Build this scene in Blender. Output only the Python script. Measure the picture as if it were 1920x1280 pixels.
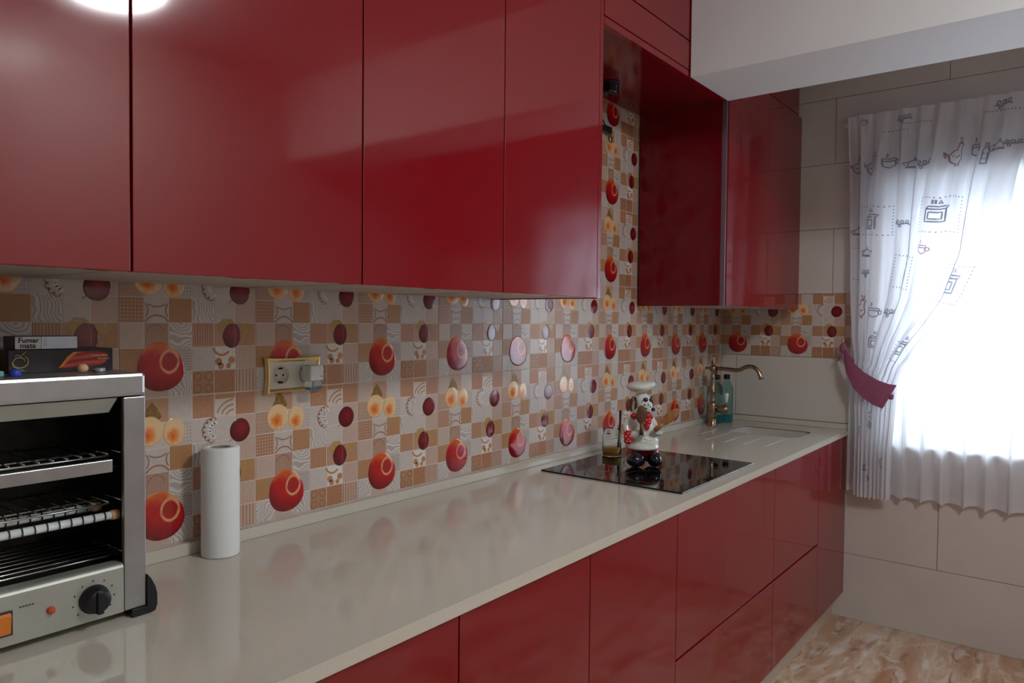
import bpy, bmesh, math, random
from mathutils import Vector, Matrix
random.seed(7)
for o in list(bpy.data.objects): bpy.data.objects.remove(o, do_unlink=True)
S = bpy.context.scene
COL = S.collection
PI = math.pi

# ------------------------------------------------------------------ camera
cam_d = bpy.data.cameras.new('camera'); cam = bpy.data.objects.new('camera', cam_d); COL.objects.link(cam)
S.camera = cam
cam_d.sensor_fit = 'HORIZONTAL'; cam_d.sensor_width = 36.0
cam_d.lens = 1370.886 / 1920 * 36.0
cam_d.clip_start = 0.02
RT = Vector((0.61555069, -0.78803526, 0.00988825))
DN = Vector((-0.01698981, -0.02581308, -0.9995224))
FW = Vector((0.78791414, 0.6150887, -0.02927783))
CPOS = Vector((-0.67226, -1.53005, 1.43708))
m = Matrix((( RT.x, -DN.x, -FW.x, CPOS.x), (RT.y, -DN.y, -FW.y, CPOS.y), (RT.z, -DN.z, -FW.z, CPOS.z), (0, 0, 0, 1)))
cam.matrix_world = m

# ------------------------------------------------------------------ world, exposure, lights
w = bpy.data.worlds.new('daylight'); S.world = w; w.use_nodes = True
bg = w.node_tree.nodes['Background']
bg.inputs['Color'].default_value = (0.79, 0.88, 1.0, 1); bg.inputs['Strength'].default_value = 26.0
S.view_settings.view_transform = 'Standard'; S.view_settings.look = 'None'
S.view_settings.gamma = 1.0; S.view_settings.use_curve_mapping = False
S.view_settings.exposure = -1.16
XW, YO, XB, ZC = 3.127, -2.80, -2.10, 2.74      # window wall, opposite wall, rear wall, ceiling
WY0, WY1, WZ0, WZ1 = -0.80, -1.96, 0.86, 2.09   # window opening
pd = bpy.data.lights.new('window_portal', 'AREA'); pd.shape = 'RECTANGLE'
pd.size = abs(WY1 - WY0); pd.size_y = WZ1 - WZ0; pd.cycles.is_portal = True
po = bpy.data.objects.new('window_portal', pd); COL.objects.link(po)
po.location = (XW + 0.16, (WY0 + WY1) / 2, (WZ0 + WZ1) / 2); po.rotation_euler = (PI / 2, 0, PI / 2)
LAMP_POS = (0.60, -2.21)
LAMP_COLOR, LAMP_STRENGTH = (0.95, 0.98, 1.0), 165.0

# ------------------------------------------------------------------ material helpers
def mat(name, col, rough=0.5, metal=0.0, coat=0.0, spec=0.5, trans=0.0, ior=1.45, alpha=1.0, emit=None, coatr=0.05):
    m = bpy.data.materials.new(name); m.use_nodes = True
    b = m.node_tree.nodes['Principled BSDF']
    b.inputs['Base Color'].default_value = (*col, 1); b.inputs['Roughness'].default_value = rough
    b.inputs['Metallic'].default_value = metal; b.inputs['Coat Weight'].default_value = coat
    b.inputs['Coat Roughness'].default_value = coatr
    b.inputs['Specular IOR Level'].default_value = spec; b.inputs['Transmission Weight'].default_value = trans
    b.inputs['IOR'].default_value = ior; b.inputs['Alpha'].default_value = alpha
    if emit: b.inputs['Emission Color'].default_value = (*emit[0], 1); b.inputs['Emission Strength'].default_value = emit[1]
    return m
class NT:
    def __init__(s, m): s.t = m.node_tree; s.b = s.t.nodes.get('Principled BSDF')
    def n(s, typ, ins=None, **kw):
        nd = s.t.nodes.new(typ)
        for k, v in kw.items(): setattr(nd, k, v)
        for k, v in (ins or {}).items(): s.set(nd.inputs[k], v)
        return nd
    def set(s, inp, v):
        if isinstance(v, bpy.types.NodeSocket): s.t.links.new(v, inp)
        elif isinstance(v, bpy.types.Node): s.t.links.new(v.outputs[0], inp)
        else: inp.default_value = v
    def math(s, op, a, b=0.0, clamp=False):
        nd = s.n('ShaderNodeMath', {0: a, 1: b}, operation=op); nd.use_clamp = clamp; return nd.outputs[0]
    def mix(s, f, a, b):
        nd = s.n('ShaderNodeMix', data_type='RGBA')
        s.set(nd.inputs[0], f)
        s.set(nd.inputs[6], a if not isinstance(a, tuple) else (*a, 1)); s.set(nd.inputs[7], b if not isinstance(b, tuple) else (*b, 1))
        return nd.outputs[2]
    def ramp(s, f, p0, p1):
        nd = s.n('ShaderNodeMapRange', {0: f, 1: p0, 2: p1}); return nd.outputs[0]
    def bump(s, h, strength=0.2, dist=0.001):
        nd = s.n('ShaderNodeBump', {'Height': h, 'Strength': strength, 'Distance': dist}); s.set(s.b.inputs['Normal'], nd.outputs[0])
def mottled(name, c1, c2, scale=8, rough=0.4, bump=0.0, detail=4, coord='Object', **kw):
    m = mat(name, c1, rough, **kw); n = NT(m)
    tc = n.n('ShaderNodeTexCoord').outputs[coord]
    nz = n.n('ShaderNodeTexNoise', {'Vector': tc, 'Scale': scale, 'Detail': detail})
    f = n.ramp(nz.outputs[0], 0.3, 0.7); n.set(n.b.inputs['Base Color'], n.mix(f, c1, c2))
    if bump: n.bump(nz.outputs[0], bump, 0.002)
    return m

M = {}
M['red'] = mat('red_gloss_lacquer', (0.215, 0.002, 0.007), 0.07, spec=0.75)
M['red_edge'] = mat('red_edging', (0.26, 0.010, 0.018), 0.25)
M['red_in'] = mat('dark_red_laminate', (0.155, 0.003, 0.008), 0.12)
M['carcass'] = mottled('carcass_melamine', (0.42, 0.38, 0.35), (0.46, 0.42, 0.39), 6, 0.4)
M['white'] = mat('white_paint', (0.72, 0.74, 0.74), 0.6)
M['ceil'] = mottled('ceiling_paint', (0.70, 0.70, 0.70), (0.74, 0.74, 0.74), 3, 0.7)
M['beam'] = mottled('beam_paint', (0.74, 0.76, 0.77), (0.78, 0.80, 0.80), 2, 0.55)
M['wtile'] = mottled('cream_wall_tile', (0.62, 0.575, 0.525), (0.66, 0.615, 0.565), 5, 0.22)
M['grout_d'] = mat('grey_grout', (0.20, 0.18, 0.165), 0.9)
M['grout'] = mat('pale_grout', (0.72, 0.62, 0.56), 0.7)
M['plinth'] = mottled('plinth_tile', (0.56, 0.48, 0.40), (0.62, 0.54, 0.46), 4, 0.3)
M['black'] = mat('black_plastic', (0.012, 0.013, 0.016), 0.28)
M['blackglass'] = mat('black_ceramic_glass', (0.006, 0.005, 0.006), 0.035, spec=0.6)
M['steel'] = mottled('brushed_steel', (0.42, 0.43, 0.44), (0.50, 0.51, 0.52), 18, 0.30, metal=0.9)
M['steel_l'] = mat('polished_steel', (0.72, 0.72, 0.71), 0.16, metal=1.0)
M['panel'] = mottled('control_panel_steel', (0.46, 0.48, 0.43), (0.52, 0.54, 0.49), 14, 0.32, metal=0.55)
M['wire'] = mat('rack_wire', (0.66, 0.66, 0.62), 0.22, metal=1.0)
M['sooty'] = mottled('sooty_steel', (0.020, 0.021, 0.020), (0.06, 0.058, 0.05), 22, 0.45, metal=0.6)
M['quartz_tube'] = mat('quartz_tube', (0.75, 0.80, 0.80), 0.12)
M['brass'] = mat('antique_brass', (0.34, 0.26, 0.17), 0.22, metal=1.0)
M['gold'] = mat('gold_plate', (0.90, 0.70, 0.34), 0.16, metal=1.0)
M['ivory'] = mat('ivory_plastic', (0.62, 0.60, 0.52), 0.35)
M['plastic_w'] = mat('white_plastic', (0.70, 0.72, 0.72), 0.35)
M['dark'] = mat('dark_hole', (0.02, 0.018, 0.015), 0.6)
M['orange'] = mat('orange_rocker', (0.75, 0.22, 0.03), 0.35)
M['amber'] = mat('red_lens', (0.55, 0.09, 0.03), 0.2)
M['ink'] = mat('dark_ink', (0.03, 0.03, 0.035), 0.6)
M['teal'] = mat('teal_glass', (0.42, 0.78, 0.78), 0.04, trans=0.95, ior=1.15)
M['clear'] = mat('clear_glass', (0.95, 0.98, 0.98), 0.03, trans=1.0, ior=1.14)
M['bluegel'] = mat('blue_liquid', (0.16, 0.42, 0.68), 0.1, trans=0.5, ior=1.3)
M['honey'] = mat('honey', (0.85, 0.50, 0.10), 0.12, trans=0.1, ior=1.4)
M['porcelain'] = mat('white_glaze', (0.74, 0.76, 0.71), 0.10, coat=0.4)
M['porc_red'] = mat('red_glaze', (0.60, 0.012, 0.018), 0.08, coat=0.5)
M['porc_black'] = mat('black_glaze', (0.010, 0.010, 0.016), 0.05, coat=0.6)
M['porc_brown'] = mat('brown_glaze', (0.055, 0.028, 0.018), 0.12, coat=0.5)
M['porc_tan'] = mat('tan_glaze', (0.45, 0.33, 0.25), 0.12, coat=0.5)
M['bluecap'] = mat('blue_plastic', (0.03, 0.06, 0.42), 0.4)
M['bead'] = mat('pale_wood_bead', (0.72, 0.44, 0.24), 0.5)
M['coin'] = mat('dull_metal', (0.40, 0.41, 0.44), 0.35, metal=0.6)
M['teal_pl'] = mat('teal_plastic', (0.16, 0.42, 0.38), 0.4)
M['boxblack'] = mat('black_card', (0.014, 0.013, 0.018), 0.35)
M['goldink'] = mat('gold_ink', (0.62, 0.52, 0.22), 0.4)
M['navy'] = mat('navy_card', (0.03, 0.03, 0.07), 0.4)
M['card_w'] = mat('white_card', (0.66, 0.72, 0.80), 0.45)
M['card_g'] = mat('pale_grey_card', (0.66, 0.66, 0.66), 0.5)
M['band'] = mottled('burgundy_cloth', (0.28, 0.075, 0.15), (0.33, 0.095, 0.18), 30, 0.7)
M['lampglass'] = mat('opal_lamp', (0.9, 0.9, 0.86), 0.3, emit=(LAMP_COLOR, LAMP_STRENGTH))
M['upvc'] = mat('white_window_frame', (0.75, 0.76, 0.77), 0.3)

# wood for spoons
def wood(name, c1, c2):
    m = mat(name, c1, 0.35, coat=0.15); n = NT(m)
    tc = n.n('ShaderNodeTexCoord').outputs['Object']
    wv = n.n('ShaderNodeTexWave', {'Vector': tc, 'Scale': 30.0, 'Distortion': 6.0, 'Detail': 3.0, 'Detail Scale': 1.5})
    n.set(n.b.inputs['Base Color'], n.mix(wv.outputs['Fac'], c1, c2)); return m
M['wood'] = wood('orange_wood', (0.33, 0.13, 0.045), (0.42, 0.18, 0.07))
M['wood_d'] = wood('dark_wood', (0.10, 0.045, 0.03), (0.15, 0.065, 0.04))
# quartz worktop
m_ = mat('cream_quartz', (0.60, 0.57, 0.50), 0.07, spec=0.5); n = NT(m_)
tc = n.n('ShaderNodeTexCoord').outputs['Object']
nz = n.n('ShaderNodeTexNoise', {'Vector': tc, 'Scale': 420.0, 'Detail': 2.0})
n2 = n.n('ShaderNodeTexNoise', {'Vector': tc, 'Scale': 5.0, 'Detail': 3.0})
c = n.mix(n.ramp(nz.outputs[0], 0.35, 0.7), (0.575, 0.54, 0.455), (0.625, 0.59, 0.51))
n.set(n.b.inputs['Base Color'], n.mix(n.math('MULTIPLY', n2.outputs[0], 0.25), c, (0.58, 0.54, 0.46)))
n.set(n.b.inputs['Roughness'], n.ramp(n2.outputs[0], -2.0, 4.5)); 
n.b.inputs['Roughness'].default_value = 0.075
for l in list(n.t.links):
    if l.to_socket == n.b.inputs['Roughness']: n.t.links.remove(l)
M['quartz'] = m_
M['quartz_d'] = mat('sink_composite', (0.56, 0.54, 0.49), 0.25)
# floor marble
m_ = mat('brown_marble_floor', (0.5, 0.35, 0.25), 0.16, spec=0.5); n = NT(m_)
tc = n.n('ShaderNodeTexCoord').outputs['Object']
mp = n.n('ShaderNodeMapping', {'Vector': tc, 'Rotation': (0, 0, 0.35), 'Scale': (0.75, 2.3, 1.0)})
w1 = n.n('ShaderNodeTexNoise', {'Vector': mp, 'Scale': 1.9, 'Detail': 8.0, 'Roughness': 0.55, 'Distortion': 1.3})
w2 = n.n('ShaderNodeTexNoise', {'Vector': mp, 'Scale': 3.2, 'Detail': 7.0, 'Roughness': 0.6, 'Distortion': 2.0})
w3 = n.n('ShaderNodeTexVoronoi', {'Vector': mp, 'Scale': 2.6, 'Randomness': 1.0}, feature='DISTANCE_TO_EDGE')
c = n.mix(n.ramp(w1.outputs[0], 0.36, 0.62), (0.46, 0.23, 0.12), (0.68, 0.50, 0.35))
c = n.mix(n.ramp(w2.outputs[0], 0.50, 0.66), c, (0.78, 0.70, 0.61))
vein = n.math('MULTIPLY', n.ramp(w3.outputs[0], 0.05, 0.0), n.ramp(w1.outputs[0], 0.42, 0.60))
c = n.mix(n.math('MULTIPLY', vein, 0.45), c, (0.78, 0.72, 0.64))
dk = n.ramp(n.n('ShaderNodeTexNoise', {'Vector': mp, 'Scale': 4.5, 'Detail': 6.0, 'Distortion': 2.5}).outputs[0], 0.58, 0.72)
c = n.mix(n.math('MULTIPLY', dk, 0.7), c, (0.27, 0.11, 0.055))
n.set(n.b.inputs['Base Color'], c); M['floor'] = m_
# paper towel
m_ = mat('paper_towel', (0.84, 0.87, 0.87), 0.9, spec=0.1); n = NT(m_)
tc = n.n('ShaderNodeTexCoord').outputs['Object']
vo = n.n('ShaderNodeTexVoronoi', {'Vector': tc, 'Scale': 150.0})
wv = n.n('ShaderNodeTexWave', {'Vector': tc, 'Scale': 26.0, 'Distortion': 9.0}, wave_type='RINGS')
n.bump(n.math('ADD', vo.outputs[0], wv.outputs['Fac']), 0.18, 0.0005); M['paper'] = m_
# fabrics
def cloth(name, col, transp, transl):
    m = bpy.data.materials.new(name); m.use_nodes = True; t = m.node_tree; t.nodes.clear()
    n = NT(m)
    out = n.n('ShaderNodeOutputMaterial'); d = n.n('ShaderNodeBsdfDiffuse', {'Color': (*col, 1)})
    tr = n.n('ShaderNodeBsdfTranslucent', {'Color': (*col, 1)}); tp = n.n('ShaderNodeBsdfTransparent', {'Color': (1, 1, 1, 1)})
    a = n.n('ShaderNodeMixShader', {0: transl, 1: d.outputs[0], 2: tr.outputs[0]})
    tc = n.n('ShaderNodeTexCoord').outputs['UV']
    wv = n.n('ShaderNodeTexWave', {'Vector': tc, 'Scale': 120.0, 'Distortion': 1.0})
    f = n.math('ADD', n.math('MULTIPLY', wv.outputs['Fac'], 0.06), transp - 0.03)
    b = n.n('ShaderNodeMixShader', {0: f, 1: a.outputs[0], 2: tp.outputs[0]})
    t.links.new(b.outputs[0], out.inputs[0]); return m
M['voile'] = cloth('printed_voile', (0.86, 0.86, 0.89), 0.09, 0.34)
M['sheer'] = cloth('white_sheer', (0.93, 0.94, 0.97), 0.12, 0.55)
M['print'] = cloth('grey_print', (0.38, 0.39, 0.46), 0.12, 0.3)
M['print_r'] = cloth('rose_print', (0.50, 0.28, 0.34), 0.3, 0.3)
# glass pane of the window
m_ = bpy.data.materials.new('window_pane'); m_.use_nodes = True; m_.node_tree.nodes.clear(); n = NT(m_)
o_ = n.n('ShaderNodeOutputMaterial'); tp = n.n('ShaderNodeBsdfTransparent', {'Color': (0.96, 0.98, 0.98, 1)}); gl = n.n('ShaderNodeBsdfGlossy', {'Roughness': 0.02})
lw = n.n('ShaderNodeLayerWeight', {'Blend': 0.15}); mx = n.n('ShaderNodeMixShader', {0: lw.outputs[0], 1: tp.outputs[0], 2: gl.outputs[0]})
m_.node_tree.links.new(mx.outputs[0], o_.inputs[0]); M['pane'] = m_

# ------------------------------------------------------------------ mesh builder
class MB:
    def __init__(s): s.v = []; s.f = []; s.mi = []; s.uv = []; s.sm = []
    def add(s, vs, fs, mi=0, smooth=False, uvs=None):
        o = len(s.v); s.v += [tuple(v) for v in vs]
        for i, f in enumerate(fs):
            s.f.append([o + k for k in f]); s.mi.append(mi); s.sm.append(smooth); s.uv.append(uvs[i] if uvs else None)
        return s
    def box(s, x0, x1, y0, y1, z0, z1, mi=0, bev=0.0):
        x0, x1 = sorted((x0, x1)); y0, y1 = sorted((y0, y1)); z0, z1 = sorted((z0, z1))
        if bev <= 0:
            vs = [(x, y, z) for z in (z0, z1) for y in (y0, y1) for x in (x0, x1)]
            return s.add(vs, [(0, 2, 3, 1), (4, 5, 7, 6), (0, 1, 5, 4), (2, 6, 7, 3), (0, 4, 6, 2), (1, 3, 7, 5)], mi)
        bm = bmesh.new(); bmesh.ops.create_cube(bm, size=1)
        for v in bm.verts: v.co = Vector(((x0 + x1) / 2 + v.co.x * (x1 - x0), (y0 + y1) / 2 + v.co.y * (y1 - y0), (z0 + z1) / 2 + v.co.z * (z1 - z0)))
        bmesh.ops.bevel(bm, geom=list(bm.edges), offset=bev, segments=2, affect='EDGES', profile=0.5)
        return s.bm(bm, mi)
    def bm(s, bm, mi=0, smooth=False, mat=None):
        bm.verts.ensure_lookup_table()
        s.add([(mat @ v.co if mat else v.co) for v in bm.verts], [[v.index for v in f.verts] for f in bm.faces], mi, smooth); bm.free(); return s
    def ell(s, c, r, mi=0, seg=20, rot=None):
        bm = bmesh.new(); bmesh.ops.create_uvsphere(bm, u_segments=seg, v_segments=max(8, seg * 2 // 3), radius=1)
        mt = Matrix.Translation(c) @ (rot.to_4x4() if rot else Matrix.Identity(4)) @ Matrix.Diagonal((*r, 1))
        bm.verts.index_update(); return s.bm(bm, mi, True, mt)
    def lathe(s, prof, c=(0, 0, 0), seg=32, mi=0, axis=(0, 0, 1), smooth=True):
        q = Vector((0, 0, 1)).rotation_difference(Vector(axis)).to_matrix(); c = Vector(c)
        vs = []; 
        for r, z in prof:
            for k in range(seg):
                a = 2 * PI * k / seg; vs.append(c + q @ Vector((max(r, 1e-5) * math.cos(a), max(r, 1e-5) * math.sin(a), z)))
        fs = [(i * seg + k, i * seg + (k + 1) % seg, (i + 1) * seg + (k + 1) % seg, (i + 1) * seg + k) for i in range(len(prof) - 1) for k in range(seg)]
        return s.add(vs, fs, mi, smooth)
    def tube(s, pts, r, mi=0, seg=10, cap=True):
        pts = [Vector(p) for p in pts]; n = len(pts); rs = r if isinstance(r, (list, tuple)) else [r] * n
        vs = []; up = None
        for i, p in enumerate(pts):
            d = (pts[min(i + 1, n - 1)] - pts[max(i - 1, 0)]).normalized()
            if up is None: up = d.orthogonal().normalized()
            up = (up - d * up.dot(d)).normalized(); sd = d.cross(up)
            for k in range(seg):
                a = 2 * PI * k / seg; vs.append(p + (up * math.cos(a) + sd * math.sin(a)) * rs[i])
        fs = [(i * seg + k, i * seg + (k + 1) % seg, (i + 1) * seg + (k + 1) % seg, (i + 1) * seg + k) for i in range(n - 1) for k in range(seg)]
        if cap: fs += [tuple(range(seg))[::-1], tuple((n - 1) * seg + k for k in range(seg))]
        return s.add(vs, fs, mi, True)
    def mesh(s, name, mats):
        me = bpy.data.meshes.new(name); me.from_pydata(s.v, [], s.f)
        for m in mats: me.materials.append(m)
        me.polygons.foreach_set('material_index', s.mi); me.polygons.foreach_set('use_smooth', s.sm)
        if any(u is not None for u in s.uv):
            L = me.uv_layers.new(name='UVMap')
            for p, u in zip(me.polygons, s.uv):
                if u:
                    for k, li in enumerate(p.loop_indices): L.data[li].uv = u[k]
        me.update(); return me
    def build(s, name, mats, parent=None, fixn=False):
        if not isinstance(mats, (list, tuple)): mats = [mats]
        mats = [M[x] if isinstance(x, str) else x for x in mats]
        me = s.mesh(name, mats)
        if fixn:
            bm = bmesh.new(); bm.from_mesh(me); bmesh.ops.recalc_face_normals(bm, faces=bm.faces); bm.to_mesh(me); bm.free()
        o = bpy.data.objects.new(name, me); COL.objects.link(o)
        if parent: 
            o.parent = parent; o.matrix_parent_inverse = parent_inv(parent)
        return o
def wm(o):
    mt = Matrix.LocRotScale(o.location, o.rotation_euler, o.scale)
    if o.parent: mt = wm(o.parent) @ o.matrix_parent_inverse @ mt
    return mt
def parent_inv(p): return wm(p).inverted()
def empty(name, loc, rz=0.0):
    o = bpy.data.objects.new(name, None); COL.objects.link(o); o.location = loc; o.rotation_euler = (0, 0, rz); o.empty_display_size = 0.05; return o
def tag(o, label, cat, group=None):
    o['label'] = label; o['category'] = cat
    if group: o['group'] = group
    return o
def struct(o): o['kind'] = 'structure'; return o
def place(me, name, loc, rz, parent):
    o = bpy.data.objects.new(name, me); COL.objects.link(o); o.parent = parent
    o.matrix_parent_inverse = parent_inv(parent); o.location = loc; o.rotation_euler = (0, 0, rz); return o

# ================================================================== SETTING
TW, TH = 0.0515 * 6, 0.3165
ZB = 0.9495                                   # bottom of the decorated tiles = top of the upstand
floor = struct(MB().box(XB, XW + 0.008, YO, 0.008, -0.05, 0.0).build('floor', 'floor'))
ceiling = struct(MB().box(XB, XW + 0.008, YO, 0.008, ZC, ZC + 0.05).build('ceiling', 'ceil'))
wall_back = struct(MB().box(XB, XW + 0.2, 0.0015, 0.12, -0.05, ZC + 0.05).build('wall_back', 'grout'))
wall_opp = struct(MB().box(XB, XW + 0.2, YO - 0.1, YO, -0.05, ZC + 0.05).build('wall_front', 'wtile'))
wall_left = struct(MB().box(XB - 0.1, XB, YO - 0.1, 0.12, -0.05, ZC + 0.05).build('wall_left', 'wtile'))
b = MB(); X0, X1 = XW + 0.007, XW + 0.25
b.box(X0, X1, 0.008, WY0, -0.05, ZC + 0.05); b.box(X0, X1, WY1, YO - 0.1, -0.05, ZC + 0.05)
b.box(X0, X1, WY0, WY1, -0.05, WZ0); b.box(X0, X1, WY0, WY1, WZ1, ZC + 0.05)
wall_right = struct(b.build('wall_right', 'grout_d'))
beam = struct(MB().box(1.80, 2.15, -0.3995, YO, 2.312, ZC).build('trim_1', 'beam'))
beam['label'] = 'white ceiling beam running from the red cabinets'
# window
win = struct(empty('window_1', (XW + 0.2, (WY0 + WY1) / 2, WZ0)))
b = MB(); fx0, fx1 = XW + 0.17, XW + 0.22
for (y0, y1, z0, z1) in ((WY0, WY0 - 0.045, WZ0, WZ1), (WY1, WY1 + 0.045, WZ0, WZ1), (WY0 - .045, WY1 + .045, WZ0, WZ0 + 0.045), (WY0 - .045, WY1 + .045, WZ1 - 0.045, WZ1)):
    b.box(fx0, fx1, y0, y1, z0, z1)
b.build('window_frame', 'upvc', win)
ymid = (WY0 + WY1) / 2
for (ya, yb) in ((WY0 - 0.047, ymid + 0.003), (ymid - 0.003, WY1 + 0.047)):
    s_ = MB(); z0, z1 = WZ0 + 0.047, WZ1 - 0.047
    for (y0, y1, a, c) in ((ya, ya - 0.04, z0, z1), (yb, yb + 0.04, z0, z1), (ya - .04, yb + .04, z0, z0 + .04), (ya - .04, yb + .04, z1 - .04, z1)):
        s_.box(fx0 + 0.005, fx1 - 0.005, y0, y1, a, c)
    so = s_.build('sash', 'upvc', win)
    MB().box(fx0 + 0.022, fx0 + 0.026, ya - .038, yb + .038, z0 + .038, z1 - .038).build('pane', 'pane', so)
MB().box(XW - 0.015, XW + 0.17, WY0, WY1, WZ0 - 0.004, WZ0 + 0.016, bev=0.004).build('window_sill', 'wtile', win)

# ---- plain tiles on the window wall
def clip_rects(y0, y1, z0, z1):                 # pieces of a tile outside the window opening (y0>y1)
    if y1 >= WY0 or y0 <= WY1 or z1 <= WZ0 or z0 >= WZ1: return [(y0, y1, z0, z1)]
    out = []
    if y0 > WY0: out.append((y0, WY0, z0, z1))
    if y1 < WY1: out.append((WY1, y1, z0, z1))
    a, c = min(y0, WY0), max(y1, WY1)
    if z0 < WZ0: out.append((a, c, z0, WZ0))
    if z1 > WZ1: out.append((a, c, WZ1, z1))
    return out
G = 0.0012
rows = []; z = 0.0
for r in range(9):
    rows.append((r, r * TH, min((r + 1) * TH, ZC)))
for r, z0, z1 in rows:
    if z1 - z0 < 0.03: continue
    off = -0.556 if r % 2 else -1.033
    if r in (0, 2): off = -0.556
    if r in (1, 3): off = -1.033
    if r == 5: off = -0.556
    if r == 6: off = -1.033
    if r == 7: off = -0.556
    if r == 8: off = -1.033
    if r == 4: continue                          # decorated band
    ys = [0.0] + sorted([off + k * 0.953 for k in range(-4, 3) if YO < off + k * 0.953 < -0.02], reverse=True) + [YO]
    for ya, yb in zip(ys[:-1], ys[1:]):
        for (a, c, p, q) in clip_rects(ya, yb, z0, z1):
            if abs(a - c) < .02 or q - p < .02: continue
            MB().box(XW, XW + 0.0072, a - G, c + G, p + G, q - G).build('wall_tile', 'wtile', wall_right)
# ---- decorated tile
def pat(name, c1, c2, kind, sc=6.0, rough=0.30, relief=0.30):
    m = mat(name, c1, rough, spec=0.5); n = NT(m)
    uv = n.n('ShaderNodeTexCoord').outputs['UV']; sp = n.n('ShaderNodeSeparateXYZ', {0: uv})
    U, V = sp.outputs[0], sp.outputs[1]
    nz = n.n('ShaderNodeTexNoise', {'Vector': uv, 'Scale': 3.0, 'Detail': 5.0}); 
    if kind == 'plain': f = n.math('MULTIPLY', n.ramp(nz.outputs[0], 0.35, 0.7), 0.5)
    elif kind in ('h', 'v', 'd'):
        x = V if kind == 'h' else U if kind == 'v' else n.math('ADD', U, V)
        f = n.ramp(n.math('SINE', n.math('MULTIPLY', x, sc * 2 * PI)), -0.2, 0.4)
    elif kind == 'dots':
        x = n.math('SINE', n.math('MULTIPLY', n.math('ADD', U, V), sc * PI)); y = n.math('SINE', n.math('MULTIPLY', n.math('SUBTRACT', U, V), sc * PI))
        f = n.ramp(n.math('MULTIPLY', x, y), 0.25, 0.45)
    elif kind == 'check':
        x = n.math('SINE', n.math('MULTIPLY', n.math('ADD', U, n.math('MULTIPLY', V, 0.5)), sc * 2 * PI)); y = n.math('SINE', n.math('MULTIPLY', V, sc * 2 * PI))
        f = n.ramp(n.math('MULTIPLY', x, y), -0.1, 0.15)
    elif kind == 'wave':
        wv = n.n('ShaderNodeTexWave', {'Vector': uv, 'Scale': sc / 3.0, 'Distortion': 8.0, 'Detail': 0.3, 'Detail Scale': 0.5}, bands_direction='Y')
        f = n.ramp(wv.outputs['Fac'], 0.35, 0.6)
    elif kind == 'zebra':
        wv = n.n('ShaderNodeTexWave', {'Vector': uv, 'Scale': sc / 3.2, 'Distortion': 6.5, 'Detail': 0.3, 'Detail Scale': 0.5}, bands_direction='DIAGONAL')
        f = n.ramp(wv.outputs['Fac'], 0.35, 0.6)
    elif kind == 'swirl':
        wv = n.n('ShaderNodeTexWave', {'Vector': uv, 'Scale': sc / 4.0, 'Distortion': 14.0, 'Detail': 1.5, 'Detail Scale': 0.7}, wave_type='RINGS')
        f = n.ramp(wv.outputs['Fac'], 0.3, 0.7)
    elif kind in ('arcs', 'arcs2'):
        cx, cy = (0.5, 1.25) if kind == 'arcs' else (1.1, -0.15)
        a = n.math('SUBTRACT', U, cx); c = n.math('MULTIPLY', n.math('SUBTRACT', V, cy), 1.0)
        rr = n.math('ADD', n.math('SQRT', n.math('ADD', n.math('MULTIPLY', a, a), n.math('MULTIPLY', c, c))), n.math('MULTIPLY', n.n('ShaderNodeTexNoise', {'Vector': uv, 'Scale': 1.7, 'Detail': 0.0}).outputs[0], 0.65))
        f = n.ramp(n.math('SINE', n.math('MULTIPLY', rr, sc * 2 * PI)), 0.0, 0.6)
    elif kind == 'speck':
        n2 = n.n('ShaderNodeTexNoise', {'Vector': uv, 'Scale': sc * 2.2, 'Detail': 2.0, 'Distortion': 1.5})
        f = n.ramp(n2.outputs[0], 0.48, 0.60)
    elif kind == 'rings':
        a = n.math('SUBTRACT', n.math('FRACT', n.math('MULTIPLY', U, 2.0)), 0.5); c = n.math('SUBTRACT', n.math('FRACT', n.math('MULTIPLY', V, 2.0)), 0.5)
        r = n.math('SQRT', n.math('ADD', n.math('MULTIPLY', a, a), n.math('MULTIPLY', c, c)))
        f = n.ramp(n.math('ABSOLUTE', n.math('SUBTRACT', r, 0.33)), 0.10, 0.05)
    n.set(n.b.inputs['Base Color'], n.mix(n.math('MULTIPLY', nz.outputs[0], 0.3), n.mix(f, c1, c2), c1))
    n.bump(f, relief, 0.0008)
    return m
BE, PA, BR, TA, PK, GR, GO, WH = (0.54, 0.42, 0.34), (0.57, 0.49, 0.45), (0.40, 0.18, 0.095), (0.50, 0.275, 0.165), (0.54, 0.37, 0.29), (0.40, 0.34, 0.31), (0.42, 0.235, 0.11), (0.66, 0.60, 0.56)
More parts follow.
